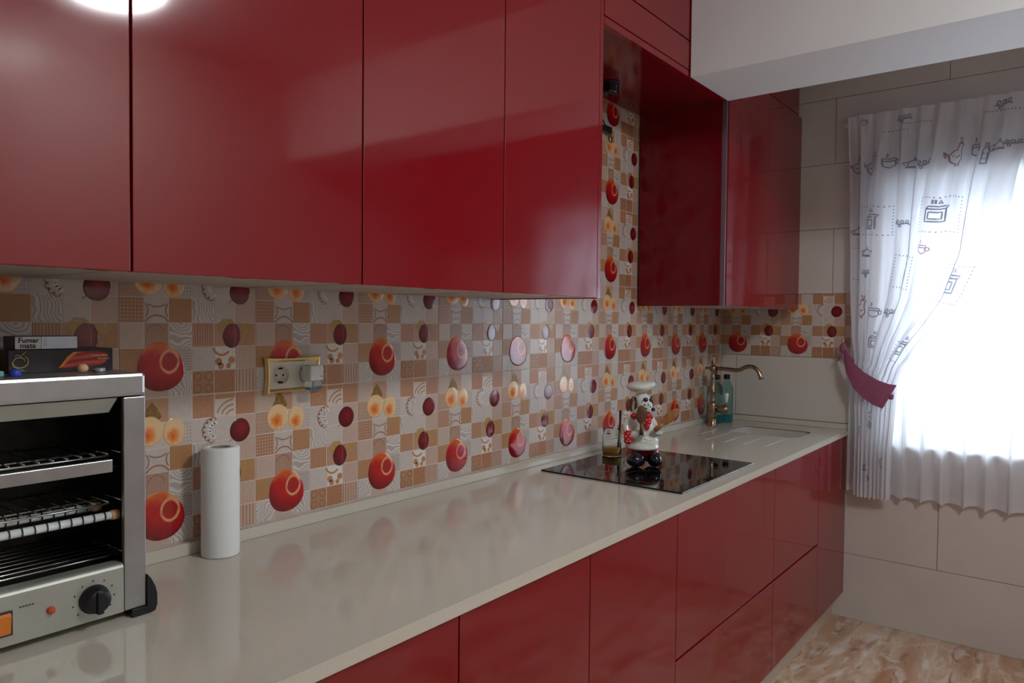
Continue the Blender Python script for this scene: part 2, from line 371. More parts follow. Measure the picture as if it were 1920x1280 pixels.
PM = dict(
 a=pat('tile_plain_beige', BE, PK, 'plain'), b=pat('tile_plain_tan', TA, PK, 'plain'), c=pat('tile_plain_pale', PA, WH, 'plain'),
 d=pat('tile_swirl_orange', (0.45, 0.21, 0.105), TA, 'speck', 4), e=pat('tile_plain_white', WH, PA, 'plain'), f=pat('tile_hatch_brown', BR, TA, 'd', 7),
 g=pat('tile_lines_tan', TA, GR, 'h', 6), h=pat('tile_dots_grey', PA, GR, 'dots', 7), i=pat('tile_feather_beige', PK, (0.54, 0.40, 0.33), 'arcs2', 6),
 j=pat('tile_dots_brown', (0.42, 0.20, 0.11), BE, 'dots', 7), k=pat('tile_swirl_gold', (0.47, 0.23, 0.105), (0.36, 0.23, 0.10), 'speck', 5), l=pat('tile_wave_grey', WH, GR, 'arcs', 5),
 m=pat('tile_check_brown', (0.40, 0.22, 0.15), BE, 'dots', 11), n=pat('tile_ribs_tan', TA, BR, 'v', 9, relief=0.4), o=pat('tile_lines_grey', GR, PA, 'h', 9),
 p=pat('tile_zebra_pale', WH, GR, 'arcs2', 7), q=pat('tile_rings_brown', (0.43, 0.23, 0.13), (0.36, 0.15, 0.075), 'rings', relief=0.8), r=pat('tile_mosaic_brown', (0.45, 0.21, 0.105), (0.34, 0.15, 0.07), 'speck', 6),
 s=pat('tile_ribs_beige', BE, BR, 'v', 6, relief=0.4))
ROWS = ['zaaiic'.replace('z', 'p'), '', '', '', '', '']
ROWS = ['papqrs',      # r0 bottom
        'kaocei',      # r1
        'amlntk',      # r2
        'jckpci',      # r3
        'gchcci',      # r4
        'abcdef']      # r5 top
ROWS[2] = ROWS[2].replace('t', 'b')
def fruit(name, kind):
    m = mat(name, (0.4, 0.02, 0.02), 0.10, spec=0.6, coat=0.3, coatr=0.04); n = NT(m)
    uv = n.n('ShaderNodeTexCoord').outputs['UV']; sp = n.n('ShaderNodeSeparateXYZ', {0: uv}); U, V = sp.outputs[0], sp.outputs[1]
    nz = n.n('ShaderNodeTexNoise', {'Vector': uv, 'Scale': 2.5, 'Detail': 5.0})
    nf = n.math('MULTIPLY', n.math('SUBTRACT', nz.outputs[0], 0.5), 1.0)
    def rad(cx, cy, rx, ry):
        a = n.math('DIVIDE', n.math('SUBTRACT', U, cx), rx); c = n.math('DIVIDE', n.math('SUBTRACT', V, cy), ry)
        return n.math('SQRT', n.math('ADD', n.math('MULTIPLY', a, a), n.math('MULTIPLY', c, c)))
    if kind == 'apple':
        t = n.ramp(n.math('ADD', V, n.math('MULTIPLY', nf, 0.8)), -1.0, 0.95)
        c = n.mix(n.ramp(t, 0.0, 0.45), (0.20, 0.006, 0.012), (0.50, 0.010, 0.010))
        c = n.mix(n.ramp(t, 0.74, 1.05), c, (0.72, 0.17, 0.03))
        lf = n.ramp(n.math('ADD', U, n.math('MULTIPLY', V, 0.5)), -0.4, -1.0); c = n.mix(n.math('MULTIPLY', lf, 0.75), c, (0.13, 0.008, 0.018))
        up = n.ramp(rad(0.62, 0.75, 0.5, 0.5), 0.9, 0.4); c = n.mix(n.math('MULTIPLY', up, 0.8), c, (0.74, 0.36, 0.14))
        r = n.math('ADD', rad(0.38, 0.22, 0.42, 0.47), n.math('MULTIPLY', nf, 0.25))
        ring = n.ramp(n.math('ABSOLUTE', n.math('SUBTRACT', r, 0.93)), 0.18, 0.06); c = n.mix(n.math('MULTIPLY', ring, n.ramp(nz.outputs[0], 0.25, 0.5)), c, (0.78, 0.36, 0.20))
        c = n.mix(n.ramp(r, 0.84, 0.68), c, (0.42, 0.015, 0.012))
        st = rad(0.38, 0.18, 0.2, 0.035); c = n.mix(n.ramp(st, 1.0, 0.6), c, (0.16, 0.05, 0.02))
    elif kind == 'peach':
        r = n.math('ADD', rad(-0.1, -0.25, 0.75, 0.68), n.math('MULTIPLY', nf, 0.9))
        c = n.mix(n.ramp(r, 0.95, 0.4), (0.80, 0.55, 0.30), (0.80, 0.22, 0.04)); c = n.mix(n.ramp(r, 0.35, 0.0), c, (0.62, 0.08, 0.02))
        c = n.mix(n.ramp(rad(0, 0, 1, 1), 0.86, 1.0), c, (0.72, 0.42, 0.16))
    else:
        c = n.mix(n.ramp(rad(0.1, 0.15, 1, 1), 1.0, 0.1), (0.10, 0.006, 0.012), (0.26, 0.012, 0.020))
        if kind == 'plumline':
            ln = n.ramp(n.math('ABSOLUTE', n.math('SUBTRACT', n.math('SUBTRACT', U, 0.40), n.math('MULTIPLY', n.math('MULTIPLY', V, V), -0.28))), 0.06, 0.02)
            c = n.mix(n.math('MULTIPLY', ln, 0.6), c, (0.50, 0.16, 0.12))
    n.set(n.b.inputs['Base Color'], c); return m
TM = list(PM.values()); TI = {k: i for i, k in enumerate(PM)}
def tm(m): TM.append(m); return len(TM) - 1
I_AP = tm(fruit('apple_print', 'apple')); I_PE = tm(fruit('peach_print', 'peach')); I_PL = tm(fruit('plum_print', 'plum')); I_PM = tm(fruit('plum_line_print', 'plumline'))
I_LF = tm(mottled('leaf_print', (0.17, 0.10, 0.035), (0.33, 0.20, 0.06), 120, 0.2)); I_LG = tm(mottled('gold_leaf_print', (0.42, 0.25, 0.08), (0.50, 0.33, 0.13), 120, 0.2))
I_LN = tm(mat('brown_line_print', (0.38, 0.21, 0.14), 0.2)); I_BD = tm(M['grout']); I_WHT = tm(mat('white_slip_print', (0.74, 0.70, 0.67), 0.2))
I_OR = tm(mat('orange_line_print', (0.50, 0.24, 0.11), 0.2))
cs, ch = 0.0515, 0.3165 / 6
tb = MB()
g0 = 0.0010
tb.box(g0, TW - g0, 0.0, 0.0014, g0, TH - g0, I_BD)
def P(u, v, d): return (u * cs, -d, v * ch)
for r in range(6):
    for c_ in range(6):
        k = ROWS[r][c_]; e = 0.016; u0, u1, v0, v1 = c_ + e, c_ + 1 - e, r + e, r + 1 - e
        if c_ == 0: u0 = g0 / cs + 0.01
        if c_ == 5: u1 = 6 - g0 / cs - 0.01
        if r == 0: v0 = g0 / ch + 0.01
        if r == 5: v1 = 6 - g0 / ch - 0.01
        i2 = 0.010
        vs = [P(u0, v0, 0), P(u1, v0, 0), P(u1, v1, 0), P(u0, v1, 0), P(u0 + i2, v0 + i2, .0006), P(u1 - i2, v0 + i2, .0006), P(u1 - i2, v1 - i2, .0006), P(u0 + i2, v1 - i2, .0006)]
        fs = [(4, 5, 6, 7), (0, 1, 5, 4), (1, 2, 6, 5), (2, 3, 7, 6), (3, 0, 4, 7)]
        off = (c_ * 1.0 + 3.3 * r, r * 1.0) if k in 'ikdrp' else (0, 0)
        uvm = lambda v: (v[0] / cs - c_ + off[0], v[2] / ch - r + off[1])
        tb.add(vs, fs, TI[k], False, [[uvm(vs[q]) for q in f] for f in fs])
def dome(cx, cy, rx, ry, mi, h=0.0009, rot=0.0, shape=None, seg=28):
    rings = [(0.0, 1.0), (0.5, 1.0), (0.9, 0.97), (0.965, 0.8), (1.0, 0.0)]; vs = []; uvs_ = []
    ca, sa = math.cos(rot), math.sin(rot)
    for q, hh in rings[1:]:
        for k in range(seg):
            a = 2 * PI * k / seg; s_ = shape(a) if shape else 1.0
            x, y = q * s_ * math.cos(a), q * s_ * math.sin(a)
            X, Y = x * rx, y * ry
            vs.append(P(cx + X * ca - Y * sa, cy + X * sa + Y * ca, 0.0006 + h * hh)); uvs_.append((x, y))
    vs.append(P(cx, cy, 0.0006 + h)); uvs_.append((0, 0)); cidx = len(vs) - 1
    fs = [(cidx, k, (k + 1) % seg) for k in range(seg)]
    for i in range(3): fs += [(i * seg + k, (i + 1) * seg + k, (i + 1) * seg + (k + 1) % seg, i * seg + (k + 1) % seg) for k in range(seg)]
    tb.add(vs, fs, mi, True, [[uvs_[q] for q in f] for f in fs])
def ribbon(pts, wd, mi, d=0.0011):
    vs = []; 
    for i, p in enumerate(pts):
        a = pts[max(i - 1, 0)]; b_ = pts[min(i + 1, len(pts) - 1)]; dx, dy = b_[0] - a[0], b_[1] - a[1]; L = math.hypot(dx, dy) or 1
        nx, ny = -dy / L * wd / 2, dx / L * wd / 2; vs += [P(p[0] + nx, p[1] + ny, d), P(p[0] - nx, p[1] - ny, d)]
    fs = [(2 * i, 2 * i + 1, 2 * i + 3, 2 * i + 2) for i in range(len(pts) - 1)]; tb.add(vs, fs, mi)
def arc(cx, cy, r, a0, a1, n_=10, ry=None): return [(cx + r * math.cos(math.radians(a0 + (a1 - a0) * i / n_)), cy + (ry or r) * math.sin(math.radians(a0 + (a1 - a0) * i / n_))) for i in range(n_ + 1)]
def blob(cx, cy, rx, ry, mi, d=0.0010, seg=14):
    vs = [P(cx + rx * math.cos(2 * PI * k / seg), cy + ry * math.sin(2 * PI * k / seg), d) for k in range(seg)]; tb.add(vs, [tuple(range(seg))], mi)
# line motifs
ribbon(arc(1.5, 4.25, 0.62, 235, 305), 0.06, I_LN); ribbon(arc(1.5, 2.75, 0.55, 150, 30, 10), 0.07, I_LN)
ribbon(arc(0.72, 3.5, 0.42, -40, 40), 0.06, I_LN); ribbon(arc(2.28, 3.5, 0.42, 140, 220), 0.06, I_LN)
ribbon(arc(1.45, 2.55, 0.36, 175, 10, 8), 0.05, I_LN, 0.0012)
tb.add([P(x, y, .0008) for x, y in ((4.03, 1.03), (4.97, 1.03), (4.97, 1.97), (4.03, 1.97))], [(0, 1, 2, 3)], I_WHT)
for cx, cy, r_ in ((4.19, 1.36, .16), (4.81, 1.40, .16), (4.30, 1.17, .14), (4.66, 1.16, .12)): blob(cx, cy, r_, r_, I_OR)
ribbon(arc(4.35, 2.05, 0.42, 195, 320, 10), 0.10, I_OR)
for k in range(7):
    a = math.radians(95 + k * 26); blob(3.98 + 0.30 * math.cos(a) + .1, 4.45 + 0.30 * math.sin(a), .10, .09, I_WHT, .0008)
for k in range(7):
    a = math.radians(95 + k * 26); ribbon(arc(3.98 + 0.42 * math.cos(a), 4.45 + 0.42 * math.sin(a), 0.13, math.degrees(a) - 95, math.degrees(a) + 95, 6), 0.05, I_LN)
for k in range(3): ribbon(arc(4.95, 4.98 - 0.02, 0.42 + 0.22 * k, 95, 165, 8, 0.30 + 0.22 * k), 0.07, I_OR)
ribbon([(4.03, 5.86), (4.97, 5.86)], 0.2, I_OR)
# leaves and fruit
def leafpts(pts, mi, d=0.0013):
    tb.add([P(x, y, d) for x, y in pts], [tuple(range(len(pts)))], mi)
leafpts([(0.85, 5.18), (1.55, 5.10), (1.68, 5.25), (1.48, 5.60), (1.28, 5.84), (1.08, 5.62)], I_LF)
leafpts([(4.12, 2.85), (4.35, 2.55), (4.9, 2.75), (5.0, 2.95), (4.78, 3.16), (4.4, 3.17)], I_LG)
leafpts([(5.15, 2.9), (5.62, 3.0), (5.72, 2.8), (5.45, 2.5)], I_LG, 0.0009)
ap = lambda a: 1.0 + 0.035 * math.cos(3 * a + 0.9) - 0.03 * math.sin(2 * a) + 0.02 * math.cos(2 * a)
dome(1.65, 1.21, 0.95, 1.0, I_AP, 0.0010, 0, ap, 36)
dome(1.17, 4.70, 0.58, 0.61, I_PE); dome(2.20, 4.57, 0.46, 0.58, I_PE)
dome(5.22, 4.32, 0.50, 0.52, I_PL, rot=-0.3); dome(4.82, 2.45, 0.44, 0.54, I_PM)
ribbon([(4.68, 3.86), (4.85, 4.0)], 0.04, I_LN)
TILE = tb.mesh('printed_tile', TM)
def cut_tile(umax=None, vmax=None):
    bm = bmesh.new(); bm.from_mesh(TILE)
    for co, no in (((umax, 0, 0), (1, 0, 0)) if umax else (None, None), ((0, 0, vmax), (0, 0, 1)) if vmax else (None, None)):
        if co: bmesh.ops.bisect_plane(bm, geom=bm.verts[:] + bm.edges[:] + bm.faces[:], plane_co=co, plane_no=no, clear_outer=True)
    me = bpy.data.meshes.new('printed_tile_cut'); bm.to_mesh(me); bm.free()
    for m in TM: me.materials.append(m)
    return me
ncol = 11; last_w = XW - 10 * TW
CUT = cut_tile(umax=last_w - 0.001); CUTV = cut_tile(vmax=2.318 - (ZB + 4 * TH))
for r in range(2):
    for k in range(-3, ncol):
        me = TILE if k < 10 else CUT
        if k < -3: continue
        place(me, 'printed_tile', (k * TW, 0, ZB + r * TH), 0, wall_back)
for r in range(2, 5):
    for k in (4, 5, 6):
        place(TILE if r < 4 else CUTV, 'printed_tile', (k * TW, 0, ZB + r * TH), 0, wall_back)
for k in range(3):
    me = TILE if k < 2 else cut_tile(umax=abs(WY0) - 2 * TW)
    place(me, 'printed_tile', (XW, -k * TW, ZB + TH), -PI / 2, wall_right)
# plain tile band continued right of the window at the same height
for (a, c) in ((WY1, YO),): MB().box(XW, XW + .0072, a - G, c + G, 4 * TH + G, 5 * TH - G).build('wall_tile', 'wtile', wall_right)

# ================================================================== KITCHEN UNITS
YD = -0.638                                  # front plane of base doors
ZCt = 0.922                                   # worktop top
# ---- base units
def door(x0, x1, y, z0, z1, parent, name='door', th=0.019, g=0.0016):
    return MB().box(x0 + g, x1 - g, y, y + th, z0 + g, z1 - g, bev=0.0012).build(name, 'red', parent)
ZT, ZD0 = ZCt - 0.026, 0.125
bx = [(-0.60, -0.14, 'leftmost red base cabinet below the steel toaster', 'd'), (-0.14, 0.321, 'red base cabinet left of the wide seam, below the paper towel roll', 'd'),
      (0.321, 0.777, 'red base cabinet with plain door, left of the hob', 'd'), (0.777, 1.243, 'red base cabinet with plain door, just left of the drawer unit', 'd'),
      (1.243, 2.075, 'wide red drawer unit under the black hob', 'w'), (2.075, 2.66, 'red two-front base unit under the sink drainer', 'w'), (2.66, 3.122, 'narrow red end cabinet under the sink by the curtain', 'd')]
for x0, x1, lab, kd in bx:
    t = tag(empty('base_cabinet', ((x0 + x1) / 2, -0.30, 0.0)), lab, 'cabinet', 'red base cabinets')
    b = MB(); yb = -0.012; yf = YD + 0.022; e = 0.0005
    b.box(x0 + e, x0 + .016, yb, yf, ZD0, ZT - .002); b.box(x1 - .016, x1 - e, yb, yf, ZD0, ZT - .002); b.box(x0 + .016, x1 - .016, yb, yf, ZD0, ZD0 + .016)
    b.box(x0 + .016, x1 - .016, yb, yb - 0.006, ZD0 + .016, ZT - .002); b.build('body', 'carcass', t)
    if kd == 'd': door(x0, x1, YD, ZD0, ZT, t)
    else:
        door(x0, x1, YD, 0.470, ZT, t, 'drawer'); door(x0, x1, YD, ZD0, 0.466, t, 'drawer')
pl = tag(MB().box(-0.60, XW - 0.001, -0.588, -0.575, 0.0, 0.123).build('plinth', 'plinth'), 'beige tiled plinth under the red base cabinets', 'plinth')

# ---- worktop with sink cut-out and drainer grooves
SX0, SX1, SY0, SY1 = 2.67, 2.925, -0.20, -0.535
YS = -0.646
wt = tag(empty('worktop', (1.2, -0.3, ZCt - .025)), 'cream quartz worktop running the whole wall with drainer grooves', 'worktop')
def rrect(x0, x1, y0, y1, r, n_=6):
    pts = []
    for cx, cy, a0 in ((x1 - r, y1 - r, 0), (x0 + r, y1 - r, 90), (x0 + r, y0 + r, 180), (x1 - r, y0 + r, 270)):
        pts += [(cx + r * math.cos(math.radians(a0 + 90 * i / n_)), cy + r * math.sin(math.radians(a0 + 90 * i / n_))) for i in range(n_ + 1)]
    return pts
def slab_with_hole(x0, x1, y0, y1, z0, z1, hole):
    bm = bmesh.new()
    def lay(z):
        o = [bm.verts.new((x, y, z)) for x, y in ((x0, y0), (x1, y0), (x1, y1), (x0, y1))]; h = [bm.verts.new((x, y, z)) for x, y in hole]; return o, h
    faces = []
    A = lay(z1); B = lay(z0)
    for o, h in (A, B):
        es = [bm.edges.new((l[i], l[(i + 1) % len(l)])) for l in (o, h) for i in range(len(l))]
        bmesh.ops.triangle_fill(bm, edges=es, use_beauty=True)
    for a, b_ in ((A[0], B[0]), (A[1], B[1])):
        for i in range(len(a)): bm.faces.new((a[i], a[(i + 1) % len(a)], b_[(i + 1) % len(a)], b_[i]))
    bmesh.ops.recalc_face_normals(bm, faces=bm.faces); return bm
hole = rrect(SX0, SX1, SY1, SY0, 0.045)
XS = 2.25
GR_ = []
b = MB(); b.box(-0.62, XS, -0.0005, YS, ZCt - .025, ZCt, bev=0.0015)
bm = slab_with_hole(XS, XW - 0.0008, YS, -0.0005, ZCt - .025, ZCt, hole)
# merge in one object and cut grooves by boolean
b.bm(bm)
slab = b.build('slab', 'quartz', wt)
gb = MB()
for gy in (-0.155, -0.243, -0.327, -0.412, -0.502):
    xa, xb_ = (2.36, 2.655) if gy < -0.2 else (2.50, 2.70)
    gb.box(xa, xb_, gy - 0.004, gy + 0.004, ZCt - 0.003, ZCt + 0.01)
cutter = gb.build('groove_cutter', 'quartz')
# single clean slab: rebuild as one closed body and subtract
bm = slab_with_hole(-0.62, XW - 0.0008, YS, -0.0005, ZCt - .025, ZCt, hole)
me = bpy.data.meshes.new('slab'); bm.to_mesh(me); bm.free(); me.materials.append(M['quartz']); slab.data = me
md = slab.modifiers.new('grooves', 'BOOLEAN'); md.object = cutter; md.operation = 'DIFFERENCE'; md.solver = 'EXACT'
bv = slab.modifiers.new('edge', 'BEVEL'); bv.width = 0.0015; bv.segments = 2; bv.limit_method = 'ANGLE'; bv.angle_limit = math.radians(60)
dg = bpy.context.evaluated_depsgraph_get(); dg.update()
nm_ = bpy.data.meshes.new_from_object(slab.evaluated_get(dg)); slab.modifiers.clear(); slab.data = nm_
bpy.data.objects.remove(cutter, do_unlink=True)
b = MB(); b.box(-0.62, XW - 0.02, -0.0005, -0.020, ZCt + .0003, ZB - .0008, bev=0.0015); b.build('upstand', 'quartz', wt)
b = MB(); b.box(XW - 0.0195, XW - 0.0008, -0.0005, YS + .004, ZCt + .0003, ZB - .0008, bev=0.0015); b.build('upstand', 'quartz', wt)
# ---- sink basin
sk = tag(empty('sink', ((SX0 + SX1) / 2, (SY0 + SY1) / 2, ZCt - 0.18)), 'cream undermount sink set into the worktop near the tap', 'sink')
b = MB(); h1 = rrect(SX0 + .0012, SX1 - .0012, SY1 + .0012, SY0 - .0012, 0.044); h2 = rrect(SX0 + .012, SX1 - .012, SY1 + .012, SY0 - .012, 0.05)
L = len(h1); vs = [(x, y, ZCt - 0.006) for x, y in h1] + [(x, y, ZCt - .14) for x, y in h2]
b.add(vs, [(i, (i + 1) % L, L + (i + 1) % L, L + i) for i in range(L)] + [tuple(range(L, 2 * L))], 0, False)
b.build('basin', 'quartz_d', sk)
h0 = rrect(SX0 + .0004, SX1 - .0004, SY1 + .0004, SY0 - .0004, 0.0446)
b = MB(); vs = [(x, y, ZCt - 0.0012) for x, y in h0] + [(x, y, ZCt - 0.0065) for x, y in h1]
b.add(vs, [(i, (i + 1) % L, L + (i + 1) % L, L + i) for i in range(L)]); b.build('rim_shadow_strip', M['grout_d'], sk)  # dark strip painting in the shadow line below the worktop rim
b = MB(); b.lathe([(0.001, .004), (.03, .004), (.036, .002), (.036, 0)], ((SX0 + SX1) / 2, (SY0 + SY1) / 2, ZCt - .1398)); b.build('drain', 'steel_l', sk)

# ---- wall units
YU = -0.395; ZU = 1.503; ZS = 2.44
def upper(x0, x1, lab, z1=ZS, doors=None, toprow=True, zt=ZC - 0.004):
    t = tag(empty('wall_cabinet', ((x0 + x1) / 2, -0.19, ZU)), lab, 'cabinet', 'red wall cabinets')
    b = MB(); yb, yf, e = -0.010, YU + 0.021, 0.0006
    b.box(x0 + e, x0 + .017, yb, yf, ZU + .002, zt); b.box(x1 - .017, x1 - e, yb, yf, ZU + .002, zt)
    b.box(x0 + .017, x1 - .017, yb, yf, ZU + .003, ZU + .019); b.box(x0 + .017, x1 - .017, yb, yf, zt - .016, zt)
    b.build('body', 'carcass', t)
    for a, c in (doors or [(x0, x1)]):
        door(a, c, YU, ZU, z1, t)
        if toprow: door(a, c, YU, z1 + .001, zt, t, 'top_panel')
    return t
upper(-1.06, -0.607, 'red wall cabinet at the far left end of the row')
upper(-0.607, -0.1535, 'red wall cabinet above the toaster with the lamp reflection')
upper(-0.1535, 0.295, 'red wall cabinet above the double socket, second in view from the left')
upper(0.295, 0.744, 'red wall cabinet in the middle of the row above the worktop')
cab = upper(0.744, 1.207, 'red wall cabinet beside the open gap over the hob', doors=[(0.744, 1.188)])
MB().box(1.1885, 1.2075, YU + 0.0005, -0.010, ZU, ZC - .004, bev=0.001).build('end_panel', 'red', cab)
# bridge over the hob
t = tag(empty('bridge_cabinet', (1.68, -0.19, 2.305)), 'red bridge cabinet above the open gap over the hob', 'cabinet')
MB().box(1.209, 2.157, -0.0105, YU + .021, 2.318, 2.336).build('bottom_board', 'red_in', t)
MB().box(1.209, 1.226, -0.0105, YU + .021, 2.3365, ZC - .004).build('side_board', 'carcass', t)
MB().box(1.209, 2.157, YU + .0005, YU + .0195, 2.3135, 2.3355, bev=.001).build('edge_strip', 'red', t)
door(1.209, 2.157, YU, 2.337, ZS, t, 'front_panel'); door(1.209, 2.157, YU, ZS + .001, ZC - .004, t, 'top_panel')
# right unit
t = tag(empty('corner_wall_cabinet', (2.65, -0.19, ZU)), 'red wall cabinet at the far right beside the curtain, side panel facing the hob', 'cabinet')
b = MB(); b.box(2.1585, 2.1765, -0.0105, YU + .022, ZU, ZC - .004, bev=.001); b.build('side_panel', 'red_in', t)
b = MB(); b.box(2.177, XW - .002, -0.0105, YU + .022, ZU + .002, ZU + .018); b.box(XW - .018, XW - .001, -0.0105, YU + .022, ZU + .0185, ZC - .004); b.build('body', 'carcass', t)
MB().box(2.161, 2.1715, YU + .003, YU + .0205, ZU, ZS).build('edge_strip', mat('grey_edge_profile', (.16, .11, .13), .3), t)
door(2.175, XW - .001, YU, ZU, 2.462, t)
door(2.175, 3.08, YU + .002, 2.464, ZC - .004, t, 'top_panel')

# ================================================================== HOB
t = tag(empty('induction_hob', (1.65, -.34, ZCt)), 'black glass hob set on the cream worktop', 'hob')
MB().box(1.350, 1.955, -0.082, -0.600, ZCt + .0004, ZCt + .0056, bev=.0015).build('glass', 'blackglass', t)
for x, y, r in ((1.50, -.20, .075), (1.50, -.43, .095), (1.80, -.22, .105), (1.80, -.45, .075)):
    b = MB(); b.lathe([(r, 0), (r + .0012, 0.00012), (r + .0024, 0)], (x, y, ZCt + .0056)); b.build('zone_ring', mat('zone_print', (.10, .09, .09), .3), t)

# ================================================================== TOASTER
tx0, tx1, ty0, ty1 = -0.53, -0.069, -0.26, -0.045; tz0, tz1 = 0.936, 1.341
t = tag(empty('toaster_grill', ((tx0 + tx1) / 2, (ty0 + ty1) / 2, ZCt)), 'stainless two-tier quartz toaster grill at the left end of the worktop', 'toaster')
TG = t
b = MB(); b.box(tx0, tx1, ty0, ty1, tz1 - .040, tz1, bev=.006); b.build('top_cover', 'steel', t)
MB().box(tx1 - .037, tx1 - .0005, ty0 + .0015, ty0 + .012, tz0, tz1 - .041, bev=.0015).build('front_post', 'steel', t)
MB().box(tx0 + .0005, tx0 + .037, ty0 + .0015, ty0 + .012, tz0, tz1 - .041, bev=.0015).build('front_post', 'steel', t)
MB().box(tx1 - .004, tx1 - .001, ty0 + .0125, ty1 - .001, tz0, tz1 - .041).build('side_panel', 'steel', t)
MB().box(tx0 + .001, tx0 + .004, ty0 + .0125, ty1 - .001, tz0, tz1 - .041).build('side_panel', 'steel', t)
MB().box(tx0 + .005, tx1 - .005, ty1 - .012, ty1 - .008, tz0, tz1 - .041).build('back_panel', 'sooty', t)
MB().box(tx1 - .008, tx1 - .005, ty0 + .013, ty1 - .013, 1.012, tz1 - .042).build('inner_liner', 'sooty', t)
MB().box(tx0 + .005, tx0 + .008, ty0 + .013, ty1 - .013, 1.012, tz1 - .042).build('inner_liner', 'sooty', t)
MB().box(tx0 + .038, tx1 - .009, ty0 + .02, ty1 - .013, 1.004, 1.010).build('crumb_tray', 'sooty', t)
# upper reflector, sloping back
b = MB(); xa, xb_ = tx0 + .04, tx1 - .045
b.add([(xa, ty0 + .006, tz1 - .041), (xb_, ty0 + .006, tz1 - .041), (xb_ - .008, ty0 + .020, tz1 - .066), (xa, ty0 + .020, tz1 - .066), (xa, ty0 + .024, tz1 - .066), (xb_ - .008, ty0 + .024, tz1 - .066), (xb_, ty0 + .010, tz1 - .041), (xa, ty0 + .010, tz1 - .041)],
      [(0, 1, 2, 3), (3, 2, 5, 4), (4, 5, 6, 7), (1, 6, 5, 2), (0, 3, 4, 7)]); b.build('reflector', 'panel', t, fixn=True)
MB().box(tx0 + .04, tx1 - .012, ty0 + .026, ty1 - .02, tz1 - .050, tz1 - .046).build('heat_shield', 'sooty', t)
# control panel with rolled top edge
pr_ = [(ty0 + .001, tz0), (ty0 + .001, 1.010)] + [(ty0 + .010 - .009 * math.cos(a), 1.010 + .009 * math.sin(a)) for a in [i * PI / 12 for i in range(1, 7)]] + [(ty0 + .03, 1.019), (ty0 + .03, tz0)]
b = MB(); xa, xb_ = tx0 + .0375, tx1 - .0385; L = len(pr_)
b.add([(xa, y, z) for y, z in pr_] + [(xb_, y, z) for y, z in pr_], [(i, (i + 1) % L, L + (i + 1) % L, L + i) for i in range(L)] + [tuple(range(L)), tuple(range(L, 2 * L))], 0, False)
cp = b.build('control_panel', 'panel', t, fixn=True)
b = MB(); b.lathe([(.0235, 0), (.0235, .004), (.0205, .006), (.0195, .019), (.017, .022), (.0, .022)], (-.155, ty0 + .001, .972), 28, axis=(0, -1, 0))
b.box(-.160, -.150, ty0 - .027, ty0 - .012, .9525, .990, bev=.002); kn = b.build('knob', 'black', cp)
b = MB()
for k in range(9):
    a = math.radians(220 - k * 32); b.box(-.155 + .032 * math.cos(a) - .0011, -.155 + .032 * math.cos(a) + .0011, ty0 + .0006, ty0 + .0012, .972 + .030 * math.sin(a) - .0013, .972 + .030 * math.sin(a) + .0013)
for k in range(5): b.box(-.262 + k * .0042, -.262 + k * .0042 + .003, ty0 + .0006, ty0 + .0012, .9895, .9915)
b.build('dial_marks', 'ink', cp)['kind'] = 'stuff'
b = MB(); b.lathe([(.0065, 0), (.0065, .002), (.005, .006), (.0, .008)], (-.219, ty0 + .001, .973), 8, axis=(0, -1, 0), smooth=False); b.build('indicator_lens', 'amber', cp)
MB().box(-.300, -.2715, ty0 - .002, ty0 + .0008, .952, .990, bev=.001).build('switch_bezel', 'black', cp)
b = MB(); b.add([(-.298, ty0 - .003, .955), (-.2745, ty0 - .003, .955), (-.2745, ty0 - .003, .987), (-.298, ty0 - .003, .987), (-.298, ty0 - .0005, .955), (-.2745, ty0 - .0005, .955), (-.2745, ty0 - .0005, .987), (-.298, ty0 - .0005, .987), (-.298, ty0 - .0065, .983), (-.2745, ty0 - .0065, .983)],
    [(0, 1, 9, 8), (8, 9, 2, 3), (0, 4, 5, 1), (1, 5, 6, 2), (2, 6, 7, 3), (3, 7, 4, 0), (0, 8, 3), (1, 2, 9)]); b.build('rocker_switch', 'orange', cp, fixn=True)
# middle heater bar
b = MB(); b.box(tx0 + .04, tx1 - .053, ty0 + .006, ty0 + .009, 1.176, 1.197, bev=.001); b.box(tx0 + .04, tx1 - .053, ty0 + .0092, ty0 + .022, 1.1935, 1.1965); b.build('heater_rail', 'steel', t)
MB().box(tx0 + .04, tx1 - .012, ty0 + .03, ty1 - .02, 1.178, 1.181).build('heat_shield', 'sooty', t)
def rack(z, lab=None):
    r = MB()
    n_x = 9
    for i in range(n_x):
        y = ty0 + .018 + i * .0215; r.tube([(tx0 + .045, y, z), (tx1 - .024, y, z)], .0016, seg=6)
    r.tube([(tx0 + .045, ty0 + .018, z - .003), (tx0 + .045, ty0 + .19, z - .003)], .002, seg=6); r.tube([(tx1 - .026, ty0 + .018, z - .003), (tx1 - .026, ty0 + .19, z - .003)], .002, seg=6)
    return r.build('wire_rack', 'wire', t)
rack(1.033)
def rack2(z):
    r = MB()
    r.tube([(tx0 + .045, ty0 + .015, z), (tx1 - .055, ty0 + .015, z)], .0022, seg=8); r.tube([(tx0 + .045, ty0 + .055, z), (tx1 - .04, ty0 + .055, z)], .0018, seg=8); r.tube([(tx0 + .045, ty0 + .17, z), (tx1 - .04, ty0 + .17, z)], .0018, seg=8)
    k = 0; x = tx0 + .055
    while x < tx1 - .03: r.tube([(x, ty0 + .014, z + .003), (x, ty0 + .18, z + .003)], .0013, seg=6); x += .0205
    return r.build('wire_rack', 'wire', t)
rack2(1.203)
